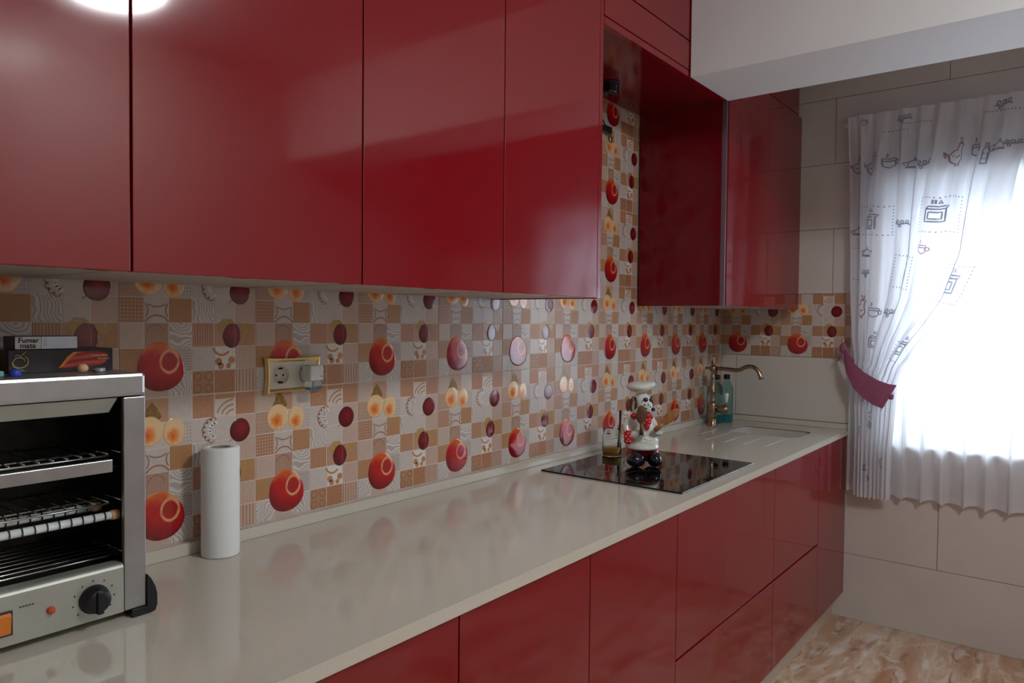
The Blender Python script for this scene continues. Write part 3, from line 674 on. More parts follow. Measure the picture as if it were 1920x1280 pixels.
def qtube(y, z, wires=True):
    q = MB(); q.tube([(tx0 + .05, y, z), (tx1 - .048, y, z)], .0068, seg=12); o = q.build('quartz_tube', 'quartz_tube', t)
    g_ = MB(); x = tx0 + .07
    while x < tx1 - .05:
        pts = [(x, y + .0085 * math.cos(a), z + .0085 * math.sin(a)) for a in [i * 2 * PI / 10 for i in range(11)]]; g_.tube(pts, .0009, seg=5, cap=False); x += .0175
    g_.tube([(tx1 - .046, y, z), (tx1 - .03, y, z + .003)], .001, seg=6)
    g_.build('tube_guard', 'sooty', o)
    MB().lathe([(.0, 0), (.0085, 0), (.0085, .012), (.0, .012)], (tx1 - .047, y, z), 12, axis=(1, 0, 0)).build('end_cap', 'bead', o)
qtube(ty0 + .028, 1.098); qtube(ty0 + .10, 1.100)
q2 = MB(); q2.tube([(tx0 + .05, ty0 + .06, 1.272), (tx1 - .03, ty0 + .06, 1.272)], .005, seg=10); q2.build('quartz_tube', 'sooty', t)
r3 = rack2(1.122)
# feet
def foot(x, y, s):
    f = MB(); pr2 = [(0, 0), (.013 * s, .002), (.0165 * s, .012), (.0165 * s, .03), (.013 * s, .045), (.006 * s, .060), (0.0, .068)]
    L = len(pr2); f.add([(x + a, y, ZCt + .0005 + z) for a, z in pr2] + [(x + a, y + .03, ZCt + .0005 + z) for a, z in pr2], [(i, (i + 1) % L, L + (i + 1) % L, L + i) for i in range(L)] + [tuple(range(L)), tuple(range(L, 2 * L))])
    f.box(x - .026 * s, x, y, y + .03, ZCt + .0005, tz0 - .0005)
    f.build('foot', 'black', t, fixn=True)
for yy in (ty0 - .004, ty1 - .036): foot(tx1 - .0004, yy, 1); foot(tx0 + .0004, yy, -1)
MB().box(tx0 + .0385, tx1 - .039, ty0 + .031, ty1 - .013, tz0, tz0 + .003).build('base_plate', 'steel', t)

# ---- things on the toaster
def text(parent, s, size, loc, rz, m_, name='lettering', sx=1.0, center=True, bold=0.0):
    cu = bpy.data.curves.new('txt', 'FONT'); cu.body = s; cu.size = size; cu.align_x = 'CENTER' if center else 'LEFT'; cu.extrude = 0.00015; cu.offset = bold
    o = bpy.data.objects.new('txt', cu); COL.objects.link(o); dg = bpy.context.evaluated_depsgraph_get()
    me = bpy.data.meshes.new_from_object(o.evaluated_get(dg)); bpy.data.objects.remove(o, do_unlink=True)
    me.transform(Matrix.Translation(loc) @ Matrix.Rotation(rz, 4, 'Z') @ Matrix.Rotation(PI / 2, 4, 'X') @ Matrix.Diagonal((sx, 1, 1, 1)))
    me.materials.clear(); me.materials.append(M[m_]); q = bpy.data.objects.new(name, me); COL.objects.link(q)
    q.parent = parent; q.matrix_parent_inverse = Matrix.Identity(4); return q
zt = tz1 + 0.0004
bxo = tag(empty('coffee_box', (-0.242, -0.160, zt), 0.0), 'long black coffee capsule box with red ribbon print on the toaster', 'box')
MB().box(0, .163, 0, .105, 0, .0385, bev=.0006).build('carton', 'boxblack').parent = bxo
LOC = bpy.data.objects
# red ribbon print as flat printed shapes on the box front (local y<0)
def flat(pts, y, mi, name, parent, matn):
    q = MB(); n_ = len(pts); q.add([(x, y, z) for x, z in pts] + [(x, y - .00025, z) for x, z in pts], [tuple(range(n_, 2 * n_))] + [(i, (i + 1) % n_, n_ + (i + 1) % n_, n_ + i) for i in range(n_)]); o = q.build(name, matn); o.parent = parent; return o
m_ = mat('red_ribbon_print', (.5, .03, .02), .3); n = NT(m_); tc = n.n('ShaderNodeTexCoord').outputs['Object']
wv = n.n('ShaderNodeTexWave', {'Vector': n.n('ShaderNodeMapping', {'Vector': tc, 'Rotation': (0, 0.35, 0), 'Scale': (1, 1, 3.0)}), 'Scale': 9.0, 'Distortion': 5.0}, bands_direction='Z')
n.set(n.b.inputs['Base Color'], n.mix(wv.outputs['Fac'], (0.62, 0.07, 0.035), (0.20, 0.012, 0.02))); M['ribbon'] = m_
flat([(.072, .006), (.078, .012), (.090, .027), (.100, .033), (.118, .034), (.140, .0345), (.152, .030), (.156, .024), (.150, .014), (.140, .009), (.115, .0065), (.09, .0068)], -.0003, 0, 'ribbon_print', bxo, 'ribbon')
q = MB(); q.add([(x, y, z) for y in (-.0008, -.0006) for x, z in ((.076, .009), (.080, .0085), (.094, .024), (.104, .0315), (.120, .033), (.098, .0335), (.088, .026))], [(0, 1, 2, 3, 4, 5, 6)]); q.build('ribbon_edge', 'orange').parent = bxo
q = MB()
for z_, n_l, x0_ in ((.0255, 9, .126), (.0195, 6, .138)):
    for k in range(n_l): q.box(x0_ + k * .0031, x0_ + k * .0031 + .0022, -.0010, -.0006, z_, z_ + .0016 + .0007 * ((k * 7) % 3 == 0))
q.build('small_print', 'goldink')['kind'] = 'stuff'; COL.objects['small_print'].parent = bxo
# gold swirl emblem
q = MB(); sw = [(.016 + .0075 * math.cos(a) * (1 + .1 * a), -.0009, .019 + .0065 * math.sin(a) * (1 + .1 * a)) for a in [i * 0.25 for i in range(0, 30)]]
q.tube([(x, y, z) for x, y, z in sw], [.0005 + .0004 * abs(math.sin(i * .2)) for i in range(30)], seg=5)
q.tube([(.004, -.0009, .020), (.006, -.0009, .012), (.014, -.0009, .0075), (.023, -.0009, .004)], [.0005, .0009, .0009, .0004], seg=5)
q.tube([(.0085, -.0009, .028), (.012, -.0009, .031), (.018, -.0009, .0285), (.022, -.0009, .033), (.0255, -.0009, .0365)], .0006, seg=5)
q.build('emblem', 'goldink').parent = bxo
bxo.rotation_euler = (0, 0, 0.02)
pk = tag(empty('cigarette_packet', (-0.232, -0.156, zt + .0392), -0.02), 'white cigarette packet reading Fumar mata lying on the black box', 'packet')
def pbox(name, dims, matn, parent, bev=.0008):
    o = MB().box(*dims, bev=bev).build(name, matn); o.parent = parent; return o
pbox('carton', (0, .094, 0, .055, 0, .0215), 'navy', pk)
pbox('health_label', (.0008, .0385, -.0004, .0001, .0006, .0209), 'card_g', pk, 0); pbox('front_label', (.0392, .0937, -.0004, .0001, .0006, .0209), 'card_w', pk, 0)
text(pk, 'Fumar', .0118, (.0200, -.0007, .0112), 0, 'ink', sx=1.0, bold=.00028); text(pk, 'mata', .0118, (.0190, -.0007, .0025), 0, 'ink', sx=1.0, bold=.00028)
q = MB()
for k in range(6): q.box(.0415, .047, -.0007, -.0003, .0045 + k * .0022, .0045 + k * .0022 + .0012)
q.build('barcode', 'coin').parent = pk
o = MB().lathe([(0, .011), (.006, .0105), (.0085, .008), (.009, .001), (.0088, 0), (0, 0)], (0, 0, 0), 20).build('bottle_cap', 'bluecap'); o.location = (-.247, -.205, zt); tag(o, 'small blue plastic cap in front of the black box', 'cap')
o = MB().ell((0, 0, .0075), (.0085, .0085, .0075)).build('wooden_bead', 'bead'); o.location = (-.148, -.205, zt); tag(o, 'small pale round bead in front of the black box', 'bead')
o = MB().lathe([(0, .007), (.009, .0068), (.0098, .005), (.0098, .0005), (.009, 0), (0, 0)], (0, 0, 0), 24).build('metal_cap', 'coin'); o.location = (-.120, -.2, zt); tag(o, 'flat grey metal cap lying right of the bead', 'cap')
o = MB().box(-.03, .03, -.006, .006, 0, .009, bev=.002).build('lighter', 'teal_pl'); o.location = (-.295, -.21, zt); tag(o, 'teal lighter lying at the left edge on the toaster', 'lighter')

# ================================================================== PAPER ROLL
t = tag(empty('paper_towel_roll', (.184, -.062, ZCt)), 'white paper towel roll standing by the toaster', 'paper towel')
b = MB(); b.lathe([(.020, .002), (.0385, .0), (.0395, .003), (.0395, .232), (.0388, .2345), (.020, .2345), (.0197, .230), (.0197, .004), (.020, .002)], (0, 0, .0006), 48); b.build('roll', 'paper').parent = t
b = MB(); b.lathe([(.0194, .002), (.0194, .234), (.0184, .234), (.0184, .002), (.0194, .002)], (0, 0, .0006), 32); b.build('cardboard_core', mat('cardboard', (.30, .25, .20), .9)).parent = t
b = MB(); b.add([(.0380, -.0125, .003), (.0400, -.004, .003), (.0400, -.004, .232), (.0380, -.0125, .232)], [(0, 1, 2, 3)]); b.build('loose_end', 'paper').parent = t

# ================================================================== SOCKET
sx0, sx1, sz0, sz1 = 0.327, 0.487, 1.252, 1.345
t = tag(empty('double_socket', ((sx0 + sx1) / 2, 0, (sz0 + sz1) / 2)), 'double wall socket with gilded frame on the printed tiles', 'socket')
yw = -.0036
b = MB()
def side(p0, p1, inw, bulge):          # moulded rail with concave outer edge
    pts = []; n_ = 10
    for i in range(n_ + 1):
        u = i / n_; k = math.sin(PI * u) * bulge
        x = p0[0] + (p1[0] - p0[0]) * u; z = p0[1] + (p1[1] - p0[1]) * u
        o_ = (x + inw[0] * k, z + inw[1] * k); wd = .0145
        c0 = max(0, 1) ; ins = (o_[0] + inw[0] * (wd - k), o_[1] + inw[1] * (wd - k))
        # mitre
        tdx, tdz = (p1[0] - p0[0]), (p1[1] - p0[1]); Lg = math.hypot(tdx, tdz); tdx /= Lg; tdz /= Lg
        mi_ = wd * (1 - 2 * u); ins = (p0[0] + (p1[0] - p0[0]) * u + inw[0] * wd + tdx * mi_, p0[1] + (p1[1] - p0[1]) * u + inw[1] * wd + tdz * mi_)
        pts.append((o_, ins))
    vs = []
    for o_, ins in pts:
        for f_, d in ((0, 0), (0, .004), (.3, .0120), (.65, .0125), (1, .0085), (1, 0)):
            vs.append((o_[0] + (ins[0] - o_[0]) * f_, yw - d, o_[1] + (ins[1] - o_[1]) * f_))
    b.add(vs, [(6 * i + j, 6 * i + j + 1, 6 * i + j + 7, 6 * i + j + 6) for i in range(n_) for j in range(5)], 0, False)
side((sx0, sz0), (sx0, sz1), (1, 0), .005); side((sx0, sz1), (sx1, sz1), (0, -1), .003); side((sx1, sz1), (sx1, sz0), (-1, 0), .005); side((sx1, sz0), (sx0, sz0), (0, 1), .003)
b.build('gold_frame', 'gold', t, fixn=True)
def plate_holes(x0, x1, z0, z1, yb, yf, cs_, R_, nn=28):
    bm = bmesh.new(); L = []
    for y in (yb, yf):
        o = [bm.verts.new((x, y, z)) for x, z in ((x0, z0), (x1, z0), (x1, z1), (x0, z1))]
        hs = [[bm.verts.new((cx + R_ * math.cos(2 * PI * i / nn), y, (z0 + z1) / 2 + R_ * math.sin(2 * PI * i / nn))) for i in range(nn)] for cx in cs_]
        es = [bm.edges.new((l[i], l[(i + 1) % len(l)])) for l in [o] + hs for i in range(len(l))]
        bmesh.ops.triangle_fill(bm, edges=es, use_beauty=True); L.append([o] + hs)
    for a, c in zip(L[0], L[1]):
        for i in range(len(a)): bm.faces.new((a[i], a[(i + 1) % len(a)], c[(i + 1) % len(a)], c[i]))
    bmesh.ops.recalc_face_normals(bm, faces=bm.faces); return bm
q = MB(); q.bm(plate_holes(sx0 + .012, sx1 - .012, sz0 + .012, sz1 - .012, yw, yw - .0085, (.3715, .4425), .0208)); q.build('cover_plate', 'ivory', t)
for cx in (.3715, .4425):
    cz = (sz0 + sz1) / 2; b = MB(); b.lathe([(.0226, -.0002), (.0226, .0012), (.0204, .0012), (.0192, -.0072), (0, -.0072)], (cx, yw - .0085, cz), 32, axis=(0, -1, 0)); so = b.build('outlet', 'ivory', t)
    b = MB(); 
    for dx in (-.0095, .0095): b.lathe([(.003, .0002), (0, .0002)], (cx + dx, yw - .0014, cz), 10, axis=(0, -1, 0))
    b.box(cx - .004, cx + .004, yw - .0014, yw - .0085, cz + .0145, cz + .0188); b.box(cx - .004, cx + .004, yw - .0014, yw - .0085, cz - .0188, cz - .0145)
    b.build('pin_holes', 'dark', so)
t = tag(empty('plug_in_air_freshener', (.444, -.02, 1.298)), 'white plug-in air freshener with clear bottle in the double socket', 'air freshener')
yf = yw - .0098
MB().lathe([(.0, 0), (.0195, 0), (.0195, .008), (.0, .008)], (.4425, yf, 1.2985), 28, axis=(0, -1, 0)).build('plug_base', 'plastic_w', t)
MB().box(.4235, .4635, yf - .0085, yf - .042, 1.284, 1.322, bev=.004).build('housing', 'plastic_w', t)
b = MB(); b.lathe([(.0, .0), (.0016, 0), (.0016, .001), (0, .001)], (.4555, yf - .0425, 1.2945), 10, axis=(0, -1, 0)); b.build('indicator', 'dark', t)
b = MB(); b.box(.426, .461, yf - .012, yf - .040, 1.2605, 1.2835, bev=.003); b.build('bottle', 'clear', t)
MB().box(.4285, .4585, yf - .0145, yf - .0375, 1.2612, 1.267, bev=.002).build('liquid', 'bluegel', t)
MB().tube([(.4435, yf - .026, 1.267), (.4435, yf - .026, 1.2837)], .003).build('wick', 'plastic_w', t)

# ================================================================== TAP
TX, TY = 2.80, -0.088
t = tag(empty('kitchen_tap', (TX, TY, ZCt)), 'antique brass kitchen tap with white porcelain lever beside the sink', 'tap')
b = MB(); b.lathe([(0, 0), (.026, 0), (.026, .006), (.0215, .010), (.0205, .05), (.0235, .056), (.0245, .062), (.0245, .108), (.022, .114), (.017, .120), (.013, .124), (.0115, .13), (.0115, .165), (.0145, .168), (.0145, .172), (.0115, .175), (.0105, .24), (.012, .245), (.009, .25), (.009, .268), (.0155, .274), (.019, .283), (.0165, .296), (.009, .301), (.007, .306), (.0105, .313), (.0085, .322), (.004, .327), (.0055, .332), (.0, .338)], (TX, TY, ZCt + .0004), 28)
b.build('column', 'brass', t)
sp = [(0, .286), (.03, .286), (.07, .284), (.105, .281), (.125, .285), (.145, .296), (.165, .303), (.185, .303), (.203, .294), (.216, .278), (.225, .258), (.229, .245)]
b = MB(); b.tube([(TX, TY - .012 - d, ZCt + z) for d, z in sp], [.0098] * 9 + [.0098, .0105, .012], seg=14)
b.lathe([(0, 0), (.006, .002), (.0075, .008), (.0055, .014), (.004, .018), (.007, .022), (.0, .028)], (TX, TY + .016, ZCt + .286), 14, axis=(0, 1, 0)); b.build('spout', 'brass', t)
b = MB(); b.lathe([(0, 0), (.017, 0), (.0175, .02), (.021, .03), (.0225, .045), (.018, .056), (.0, .060)], (TX, TY - .022, ZCt + .085), 24, axis=(0, -1, .05))
b.build('valve', 'brass', t)
b = MB(); b.tube([(TX, TY - .064, ZCt + .095), (TX, TY - .070, ZCt + .112), (TX, TY - .071, ZCt + .12)], [.006, .004, .0035])
lv = b.build('lever', 'brass', t)
MB().tube([(TX, TY - .072, ZCt + .168), (TX, TY - .072, ZCt + .178), (TX, TY - .072, ZCt + .186)], [.004, .0045, .002]).build('lever_tip', 'brass', lv)
MB().lathe([(0, 0), (.006, .001), (.0075, .02), (.010, .040), (.008, .048), (.0, .050)], (TX, TY - .0715, ZCt + .119), 18).build('porcelain_handle', 'porcelain', lv)

# ================================================================== BOTTLES
def bottle(x, y, lab, h=.246):
    t = tag(empty('glass_bottle', (x, y, ZCt + .0004)), lab, 'bottle', 'teal bottles behind the tap')
    b = MB(); R_ = .0325
    b.lathe([(0, 0), (R_ - .004, 0), (R_, .004), (R_, h * .70), (R_ - .003, h * .75), (R_ - .012, h * .81), (.0155, h * .85), (.014, h * .9), (.014, h * .93)], (0, 0, 0), 28); b.build('glass', 'teal').parent = t
    b = MB(); b.lathe([(0, .003), (R_ - .004, .003), (R_ - .0035, .006), (R_ - .0035, h * .16), (0, h * .16)], (0, 0, 0), 24); b.build('soap', mat('teal_soap', (.02, .22, .28), .2)).parent = t
    b = MB(); b.lathe([(0.0145, h * .90), (.0165, h * .90), (.0165, h * .965), (.015, h), (.0, h)], (0, 0, 0), 24); b.build('cap', 'black').parent = t
    return t
bottle(2.915, -.060, 'teal glass bottle with black cap, nearer the tap'); bottle(2.985, -.086, 'teal glass bottle with black cap, nearer the window wall')

# ================================================================== JAR
t = tag(empty('honey_jar', (1.735, -.135, ZCt + .006)), 'clear glass jar a third full of honey behind the dog figurine', 'jar')
b = MB(); b.lathe([(0, 0), (.033, 0), (.036, .004), (.036, .075), (.033, .083), (.030, .086), (.030, .104), (.0315, .106), (.0285, .106), (.0285, .086), (.033, .078), (.0338, .006), (0, .003)], (0, 0, .0004), 32); b.build('glass', 'clear').parent = t
b = MB(); b.lathe([(0, .0042), (.0325, .0042), (.0335, .007), (.0335, .030), (0, .030)], (0, 0, 0), 28); b.build('honey', 'honey').parent = t
st = MB(); st.tube([(0, 0, 0), (.0015, -.002, .05), (.002, -.004, .10), (.0022, -.005, .135), (.0022, -.005, .142)], [.006, .0045, .0042, .0055, .003], seg=10)
o = st.build('wooden_stick', 'wood_d'); o.location = (1.752, -.155, ZCt + .037); tag(o, 'dark wooden honey stick standing in the glass jar', 'stick')

# ================================================================== CHEF DOG FIGURINE (frame: a to image right, b towards camera, h up)
FO = Vector((1.655, -.300, ZCt + .006)); RA = Vector((.47, -.883, 0)).normalized(); RB = Vector((-.883, -.47, 0)).normalized()
F = Matrix(((RA.x, RB.x, 0, FO.x), (RA.y, RB.y, 0, FO.y), (0, 0, 1, FO.z), (0, 0, 0, 1)))
fg = tag(empty('chef_dog_figurine', FO), 'glazed ceramic dog in a white chef hat standing on the black hob', 'figurine')
def fuse(bm_fn, name, matn, parent, vox=.0022, smooth=4):
    q = MB(); bm_fn(q); q.v = [tuple(F @ Vector(v)) for v in q.v]; o = q.build(name, matn)
    md = o.modifiers.new('r', 'REMESH'); md.mode = 'VOXEL'; md.voxel_size = vox; md.use_smooth_shade = True
    ms = o.modifiers.new('s', 'SMOOTH'); ms.iterations = smooth; ms.factor = .6
    dg = bpy.context.evaluated_depsgraph_get(); me = bpy.data.meshes.new_from_object(o.evaluated_get(dg)); o.modifiers.clear(); o.data = me
    me.polygons.foreach_set('use_smooth', [True] * len(me.polygons))
    o.parent = parent; o.matrix_parent_inverse = parent_inv(parent); return o
def simple(fn, name, matn, parent):
    q = MB(); fn(q); q.v = [tuple(F @ Vector(v)) for v in q.v]; return q.build(name, matn, parent, fixn=True)
def f_tr(q):
    q.ell((-.018, .004, .040), (.033, .030, .034)); q.ell((.034, -.006, .040), (.030, .028, .034)); q.ell((.008, 0, .062), (.052, .038, .022))
fuse(f_tr, 'trousers', 'porc_red', fg)
def f_jk(q):
    q.ell((.004, 0, .086), (.059, .046, .034)); q.ell((.000, 0, .122), (.050, .040, .048)); q.ell((-.006, 0, .16), (.034, .028, .026))
    q.tube([(-.034, .014, .172), (-.052, .022, .140), (-.044, .036, .112), (-.018, .052, .112), (.000, .060, .122)], [.016, .017, .016, .015, .013], seg=16)
    q.tube([(.026, -.014, .170), (.042, -.004, .140), (.048, .012, .118), (.058, .026, .118)], [.016, .017, .015, .013], seg=16)
    q.lathe([(0, 0), (.056, .0), (.061, .006), (.058, .018), (0, .018)], (.004, 0, .058)); 
fuse(f_jk, 'jacket', 'porcelain', fg)
def f_hd(q):
    q.ell((.003, 0, .224), (.032, .030, .033)); q.ell((.014, .012, .210), (.026, .022, .022)); q.ell((.026, .022, .200), (.019, .017, .016)); q.ell((-.006, 0, .19), (.026, .022, .026))
hd = fuse(f_hd, 'head', 'porcelain', fg, .0018)
simple(lambda q: q.ell((.040, .033, .2015), (.0085, .007, .007)), 'nose', 'porc_black', hd)
simple(lambda q: (q.ell((.014, .0275, .234), (.0095, .006, .008)), q.ell((.031, .014, .232), (.006, .006, .008))), 'eye_patch', 'porc_black', hd)
simple(lambda q: (q.ell((.011, .0335, .216), (.003, .0025, .003)), q.ell((.024, .0345, .218), (.0024, .002, .003)), q.ell((.017, .0385, .204), (.003, .002, .003)), q.tube([(.000, .0290, .226), (.005, .030, .231)], .0015), q.ell((.031, .0375, .211), (.0024, .002, .0024))), 'spots', 'porc_black', hd)
simple(lambda q: q.tube([(.018, .036, .192), (.024, .036, .189), (.031, .034, .192)], [.001, .0018, .001]), 'mouth', 'porc_black', hd)
def ear(q, a, b_, s):
    q.tube([(a, b_, .236), (a - .010 * s, b_ + .004, .240), (a - .018 * s, b_ + .006, .226), (a - .020 * s, b_ + .008, .204), (a - .016 * s, b_ + .009, .190)], [.004, .0055, .006, .0055, .003], seg=10)
    q.tube([(a - .006 * s, b_ + .003, .240), (a + .001, b_ + .008, .226), (a - .002 * s, b_ + .010, .206), (a - .004 * s, b_ + .010, .198)], [.004, .005, .0048, .002], seg=10)
simple(lambda q: ear(q, -.018, .014, 1), 'ear', 'porc_brown', hd); simple(lambda q: ear(q, .026, -.020, -.6), 'ear', 'porc_brown', hd)
def f_hat(q):
    q.lathe([(.024, 0), (.0255, .012), (.0245, .026), (.0, .028)], (-.002, 0, .243), 28)
    q.ell((-.007, 0, .278), (.048, .045, .0195)); q.ell((-.024, .012, .276), (.026, .026, .016)); q.ell((.022, .006, .283), (.024, .026, .015)); q.ell((.036, .004, .289), (.015, .014, .008))
fuse(f_hat, 'chef_hat', 'porcelain', fg, .002)
def f_sc(q):
    q.lathe([(.026, -.010), (.034, -.006), (.036, .002), (.031, .010), (.024, .012)], (-.006, 0, .180), 28)
    q.ell((.020, .040, .160), (.016, .012, .016)); q.ell((.026, .038, .176), (.016, .011, .012)); q.ell((.020, .041, .143), (.010, .008, .016)); q.ell((-.026, .024, .174), (.014, .012, .012))
sc = fuse(f_sc, 'neckerchief', 'porc_red', fg, .0018)
def dots(q, lst, r=.0022):
    for p in lst: q.ell(p, (r, r, r), seg=8)
simple(lambda q: dots(q, [(.018, .0515, .166), (.030, .046, .170), (.023, .0475, .183), (.010, .050, .156), (.024, .049, .148), (.028, .049, .158), (-.026, .0355, .178)]), 'scarf_dots', 'porcelain', sc)['kind'] = 'stuff'
def f_mt(q): q.ell((-.044, .050, .103), (.016, .011, .021)); q.ell((-.043, .050, .118), (.0165, .011, .010)); q.ell((-.044, .050, .089), (.0160, .011, .010))
mt_ = fuse(f_mt, 'oven_mitt', 'porc_red', fg, .0018)
simple(lambda q: dots(q, [(-.045, .0610, .118), (-.036, .0605, .109), (-.052, .0600, .107), (-.044, .0615, .098), (-.037, .0600, .090), (-.049, .0600, .089)]), 'mitt_dots', 'porcelain', mt_)['kind'] = 'stuff'
def f_hand(q, a, b_, h, s=1):
    q.ell((a, b_, h), (.012, .012, .010))
    for k in range(4): q.tube([(a - .009 + k * .005, b_ + .006, h + .006 - k * .001), (a - .010 + k * .0055, b_ + .013, h + .003), (a - .009 + k * .0055, b_ + .013, h - .005)], [.0034, .0032, .0026], seg=8)
    q.tube([(a + .010 * s, b_, h), (a + .013 * s, b_ + .008, h + .004)], [.004, .003], seg=8)
fuse(lambda q: f_hand(q, .006, .060, .118), 'paw', 'porcelain', fg, .0014, 2); fuse(lambda q: f_hand(q, .062, .030, .120), 'paw', 'porcelain', fg, .0014, 2)
simple(lambda q: (q.tube([(.010, .043, .098), (.030, .041, .093), (.050, .030, .098)], .0016), q.tube([(.012, .0445, .086), (.034, .042, .080), (.054, .028, .086)], .0016), q.tube([(.014, .044, .074), (.036, .040, .070), (.056, .024, .076)], .0016)), 'jacket_folds', 'porcelain', fg)
simple(lambda q: (q.ell((-.016, .052, .0270), (.033, .040, .0266), rot=Matrix.Rotation(0.3, 3, 'Z'))), 'shoe', 'porc_black', fg)
simple(lambda q: (q.ell((.048, .036, .0270), (.026, .034, .0266), rot=Matrix.Rotation(-0.2, 3, 'Z'))), 'shoe', 'porc_black', fg)
def spoon(lab, pts, rs, c, r, rot, matn):
    q = MB(); q.tube(pts, rs, seg=12)
    q.ell(c, r, rot=rot); q.v = [tuple(F @ Vector(v)) for v in q.v]; o = q.build('wooden_spoon', matn); 
    return tag(o, lab, 'spoon', 'wooden spoons held by the dog figurine')
spoon('dark wooden spoon held upright against the dog figurine chest', [(.002, .0745, .118), (.001, .076, .135), (.000, .077, .160)], [.0075, .0065, .006], (.000, .077, .187), (.0185, .0045, .032), Matrix.Rotation(0.05, 3, 'Y'), M['wood_d'])
spoon('orange-brown wooden spoon slanting out to the right of the dog figurine', [(.046, .050, .130), (.060, .052, .142), (.074, .053, .156)], [.008, .0085, .009], (.098, .054, .180), (.017, .005, .040), Matrix.Rotation(0.80, 3, 'Y'), M['wood'])

# ================================================================== HOOD GAP FITTINGS
t = tag(empty('cooker_hood_duct', (1.700, -.125, 2.316)), 'crumpled dark foil duct end poking from the top of the gap', 'duct')
b = MB()
prof = [(.030 + .004 * (i % 2), -.004 * i) for i in range(10)]; b.lathe([(0.02, 0)] + prof + [(.0, -.036)], (1.700, -.125, 2.3155), 24); b.build('foil_hose', mat('dark_foil', (.05, .05, .055), .18, metal=.8), t)
MB().lathe([(.0, 0), (.037, 0), (.038, -.003), (.034, -.006), (.034, 0)], (1.700, -.125, 2.3170), 24).build('collar', 'black', t)
t = tag(empty('cable_connector', (1.875, -.012, 2.195)), 'black cable connector with loose wire on the tiles in the gap', 'connector')
MB().box(1.835, 1.895, -.0042, -.026, 2.185, 2.212, bev=.004).build('terminal_block', 'black', t)
MB().tube([(1.885, -.02, 2.190), (1.902, -.02, 2.172), (1.898, -.02, 2.152), (1.884, -.018, 2.156), (1.882, -.015, 2.172)], .0025, seg=8).build('wire', 'black', t)
MB().tube([(1.80, -.018, 2.240), (1.83, -.02, 2.225), (1.85, -.018, 2.212)], .003, seg=8).build('wire', 'black', t)

# ================================================================== CURTAINS
YR_T = [(2.41, -1.335), (2.2, -1.305), (2.07, -1.275), (1.75, -1.225), (1.55, -1.140), (1.42, -1.035), (1.335, -.955), (1.24, -.888), (1.16, -.862), (1.10, -.855)]
YL_T = [(2.41, -.627), (1.9, -.632), (1.6, -.648), (1.40, -.668), (1.26, -.690), (1.1, -.69)]
def lerp_t(T, z):
    if z >= T[0][0]: return T[0][1]
    for (z0, y0), (z1, y1) in zip(T[:-1], T[1:]):
        if z >= z1: return y0 + (y1 - y0) * (z0 - z) / (z0 - z1)
    return T[-1][1]
ZTOP, ZHEM = 2.412, 0.622
def sm(x): x = max(0, min(1, x)); return x * x * (3 - 2 * x)
def panel_pt(u, t, off=0.0, mirror=False):
    # u across, t 0..1 down the cloth
    ztie = 1.285 - 0.135 * u
    if t < .62:
        z = ZTOP - (t / .62) * (ZTOP - ztie); yl, yr = lerp_t(YL_T, max(z, ztie)), lerp_t(YR_T, z)
        k = t / .62
    else:
        k2 = (t - .62) / .38; z = ztie - k2 * (ztie - ZHEM - .004 * math.sin(u * 40)); e = sm(k2 * 1.6)
        yl0, yr0 = lerp_t(YL_T, ztie), lerp_t(YR_T, 1.15); yl, yr = yl0 + (-.697 - yl0) * e, yr0 + (-.845 - yr0) * e; k = 1 - .75 * e if k2 > 0 else 1
    g = math.sin(PI * min(1, t / .62)) if t < .62 else 0
    uu = u + .035 * g * math.sin(2 * PI * u * 3 + 1)
    y = yl + (yr - yl) * uu
    amp = .011 + .016 * sm(t / .15) ; amp *= (1 - .35 * sm(k)) if t < .62 else (.65 - .2 * sm((t - .62) / .2))
    ph = u * 2 * PI * 8.5
    fold = math.sin(ph + .6 * math.sin(u * 9 + 2)) + .35 * math.sin(2.3 * ph + 1.3)
    x = 3.050 + amp * fold * .8 - .012 * sm(k if t < .62 else 1)
    if t < .05: x = 3.052 + .006 * fold
    y += .006 * math.cos(ph) * sm(t / .1)
    x -= off
    if mirror: y = 2 * -1.345 - y
    return (x, y, z)
def grid(fn, nu, nv, name, matn, parent):
    vs = [fn(i / nu, j / nv) for j in range(nv + 1) for i in range(nu + 1)]; W = nu + 1
    fs = [(j * W + i, j * W + i + 1, (j + 1) * W + i + 1, (j + 1) * W + i) for j in range(nv) for i in range(nu)]
    uv = [[(i / nu, j / nv), ((i + 1) / nu, j / nv), ((i + 1) / nu, (j + 1) / nv), (i / nu, (j + 1) / nv)] for j in range(nv) for i in range(nu)]
    return MB().add(vs, fs, 0, True, uv).build(name, matn, parent)
# motif drawings in (x right, y down) units of about 1 = 10 cm
def circ(cx, cy, r, n_=10, ry=None): return [(cx + r * math.cos(2 * PI * i / n_), cy + (ry or r) * math.sin(2 * PI * i / n_)) for i in range(n_ + 1)]
def rect(x0, y0, x1, y1): return [(x0, y0), (x1, y0), (x1, y1), (x0, y1), (x0, y0)]
HEN = [[(-.35, .3), (-.42, 0), (-.25, -.18), (-.1, -.2), (-.02, -.5), (.08, -.62), (.2, -.52), (.28, -.44), (.18, -.38), (.16, -.1), (.22, .2), (.05, .45), (-.2, .45), (-.35, .3)], circ(.1, -.5, .03, 6), [(-.28, .05), (-.1, .18), (.08, .05)], [(0, -.68), (.04, -.82), (.1, -.68), (.16, -.8), (.18, -.62)], [(-.1, .45), (-.1, .6)], [(.04, .45), (.04, .6)], [(-.42, 0), (-.6, -.2), (-.5, .1)]]
CUP = [[(-.3, -.25), (-.26, .2), (0, .32), (.26, .2), (.3, -.25), (-.3, -.25)], circ(.36, -.02, .12, 8), [(-.3, -.1), (.3, -.1)], [(-.15, -.35), (-.1, -.5), (-.15, -.6)]]
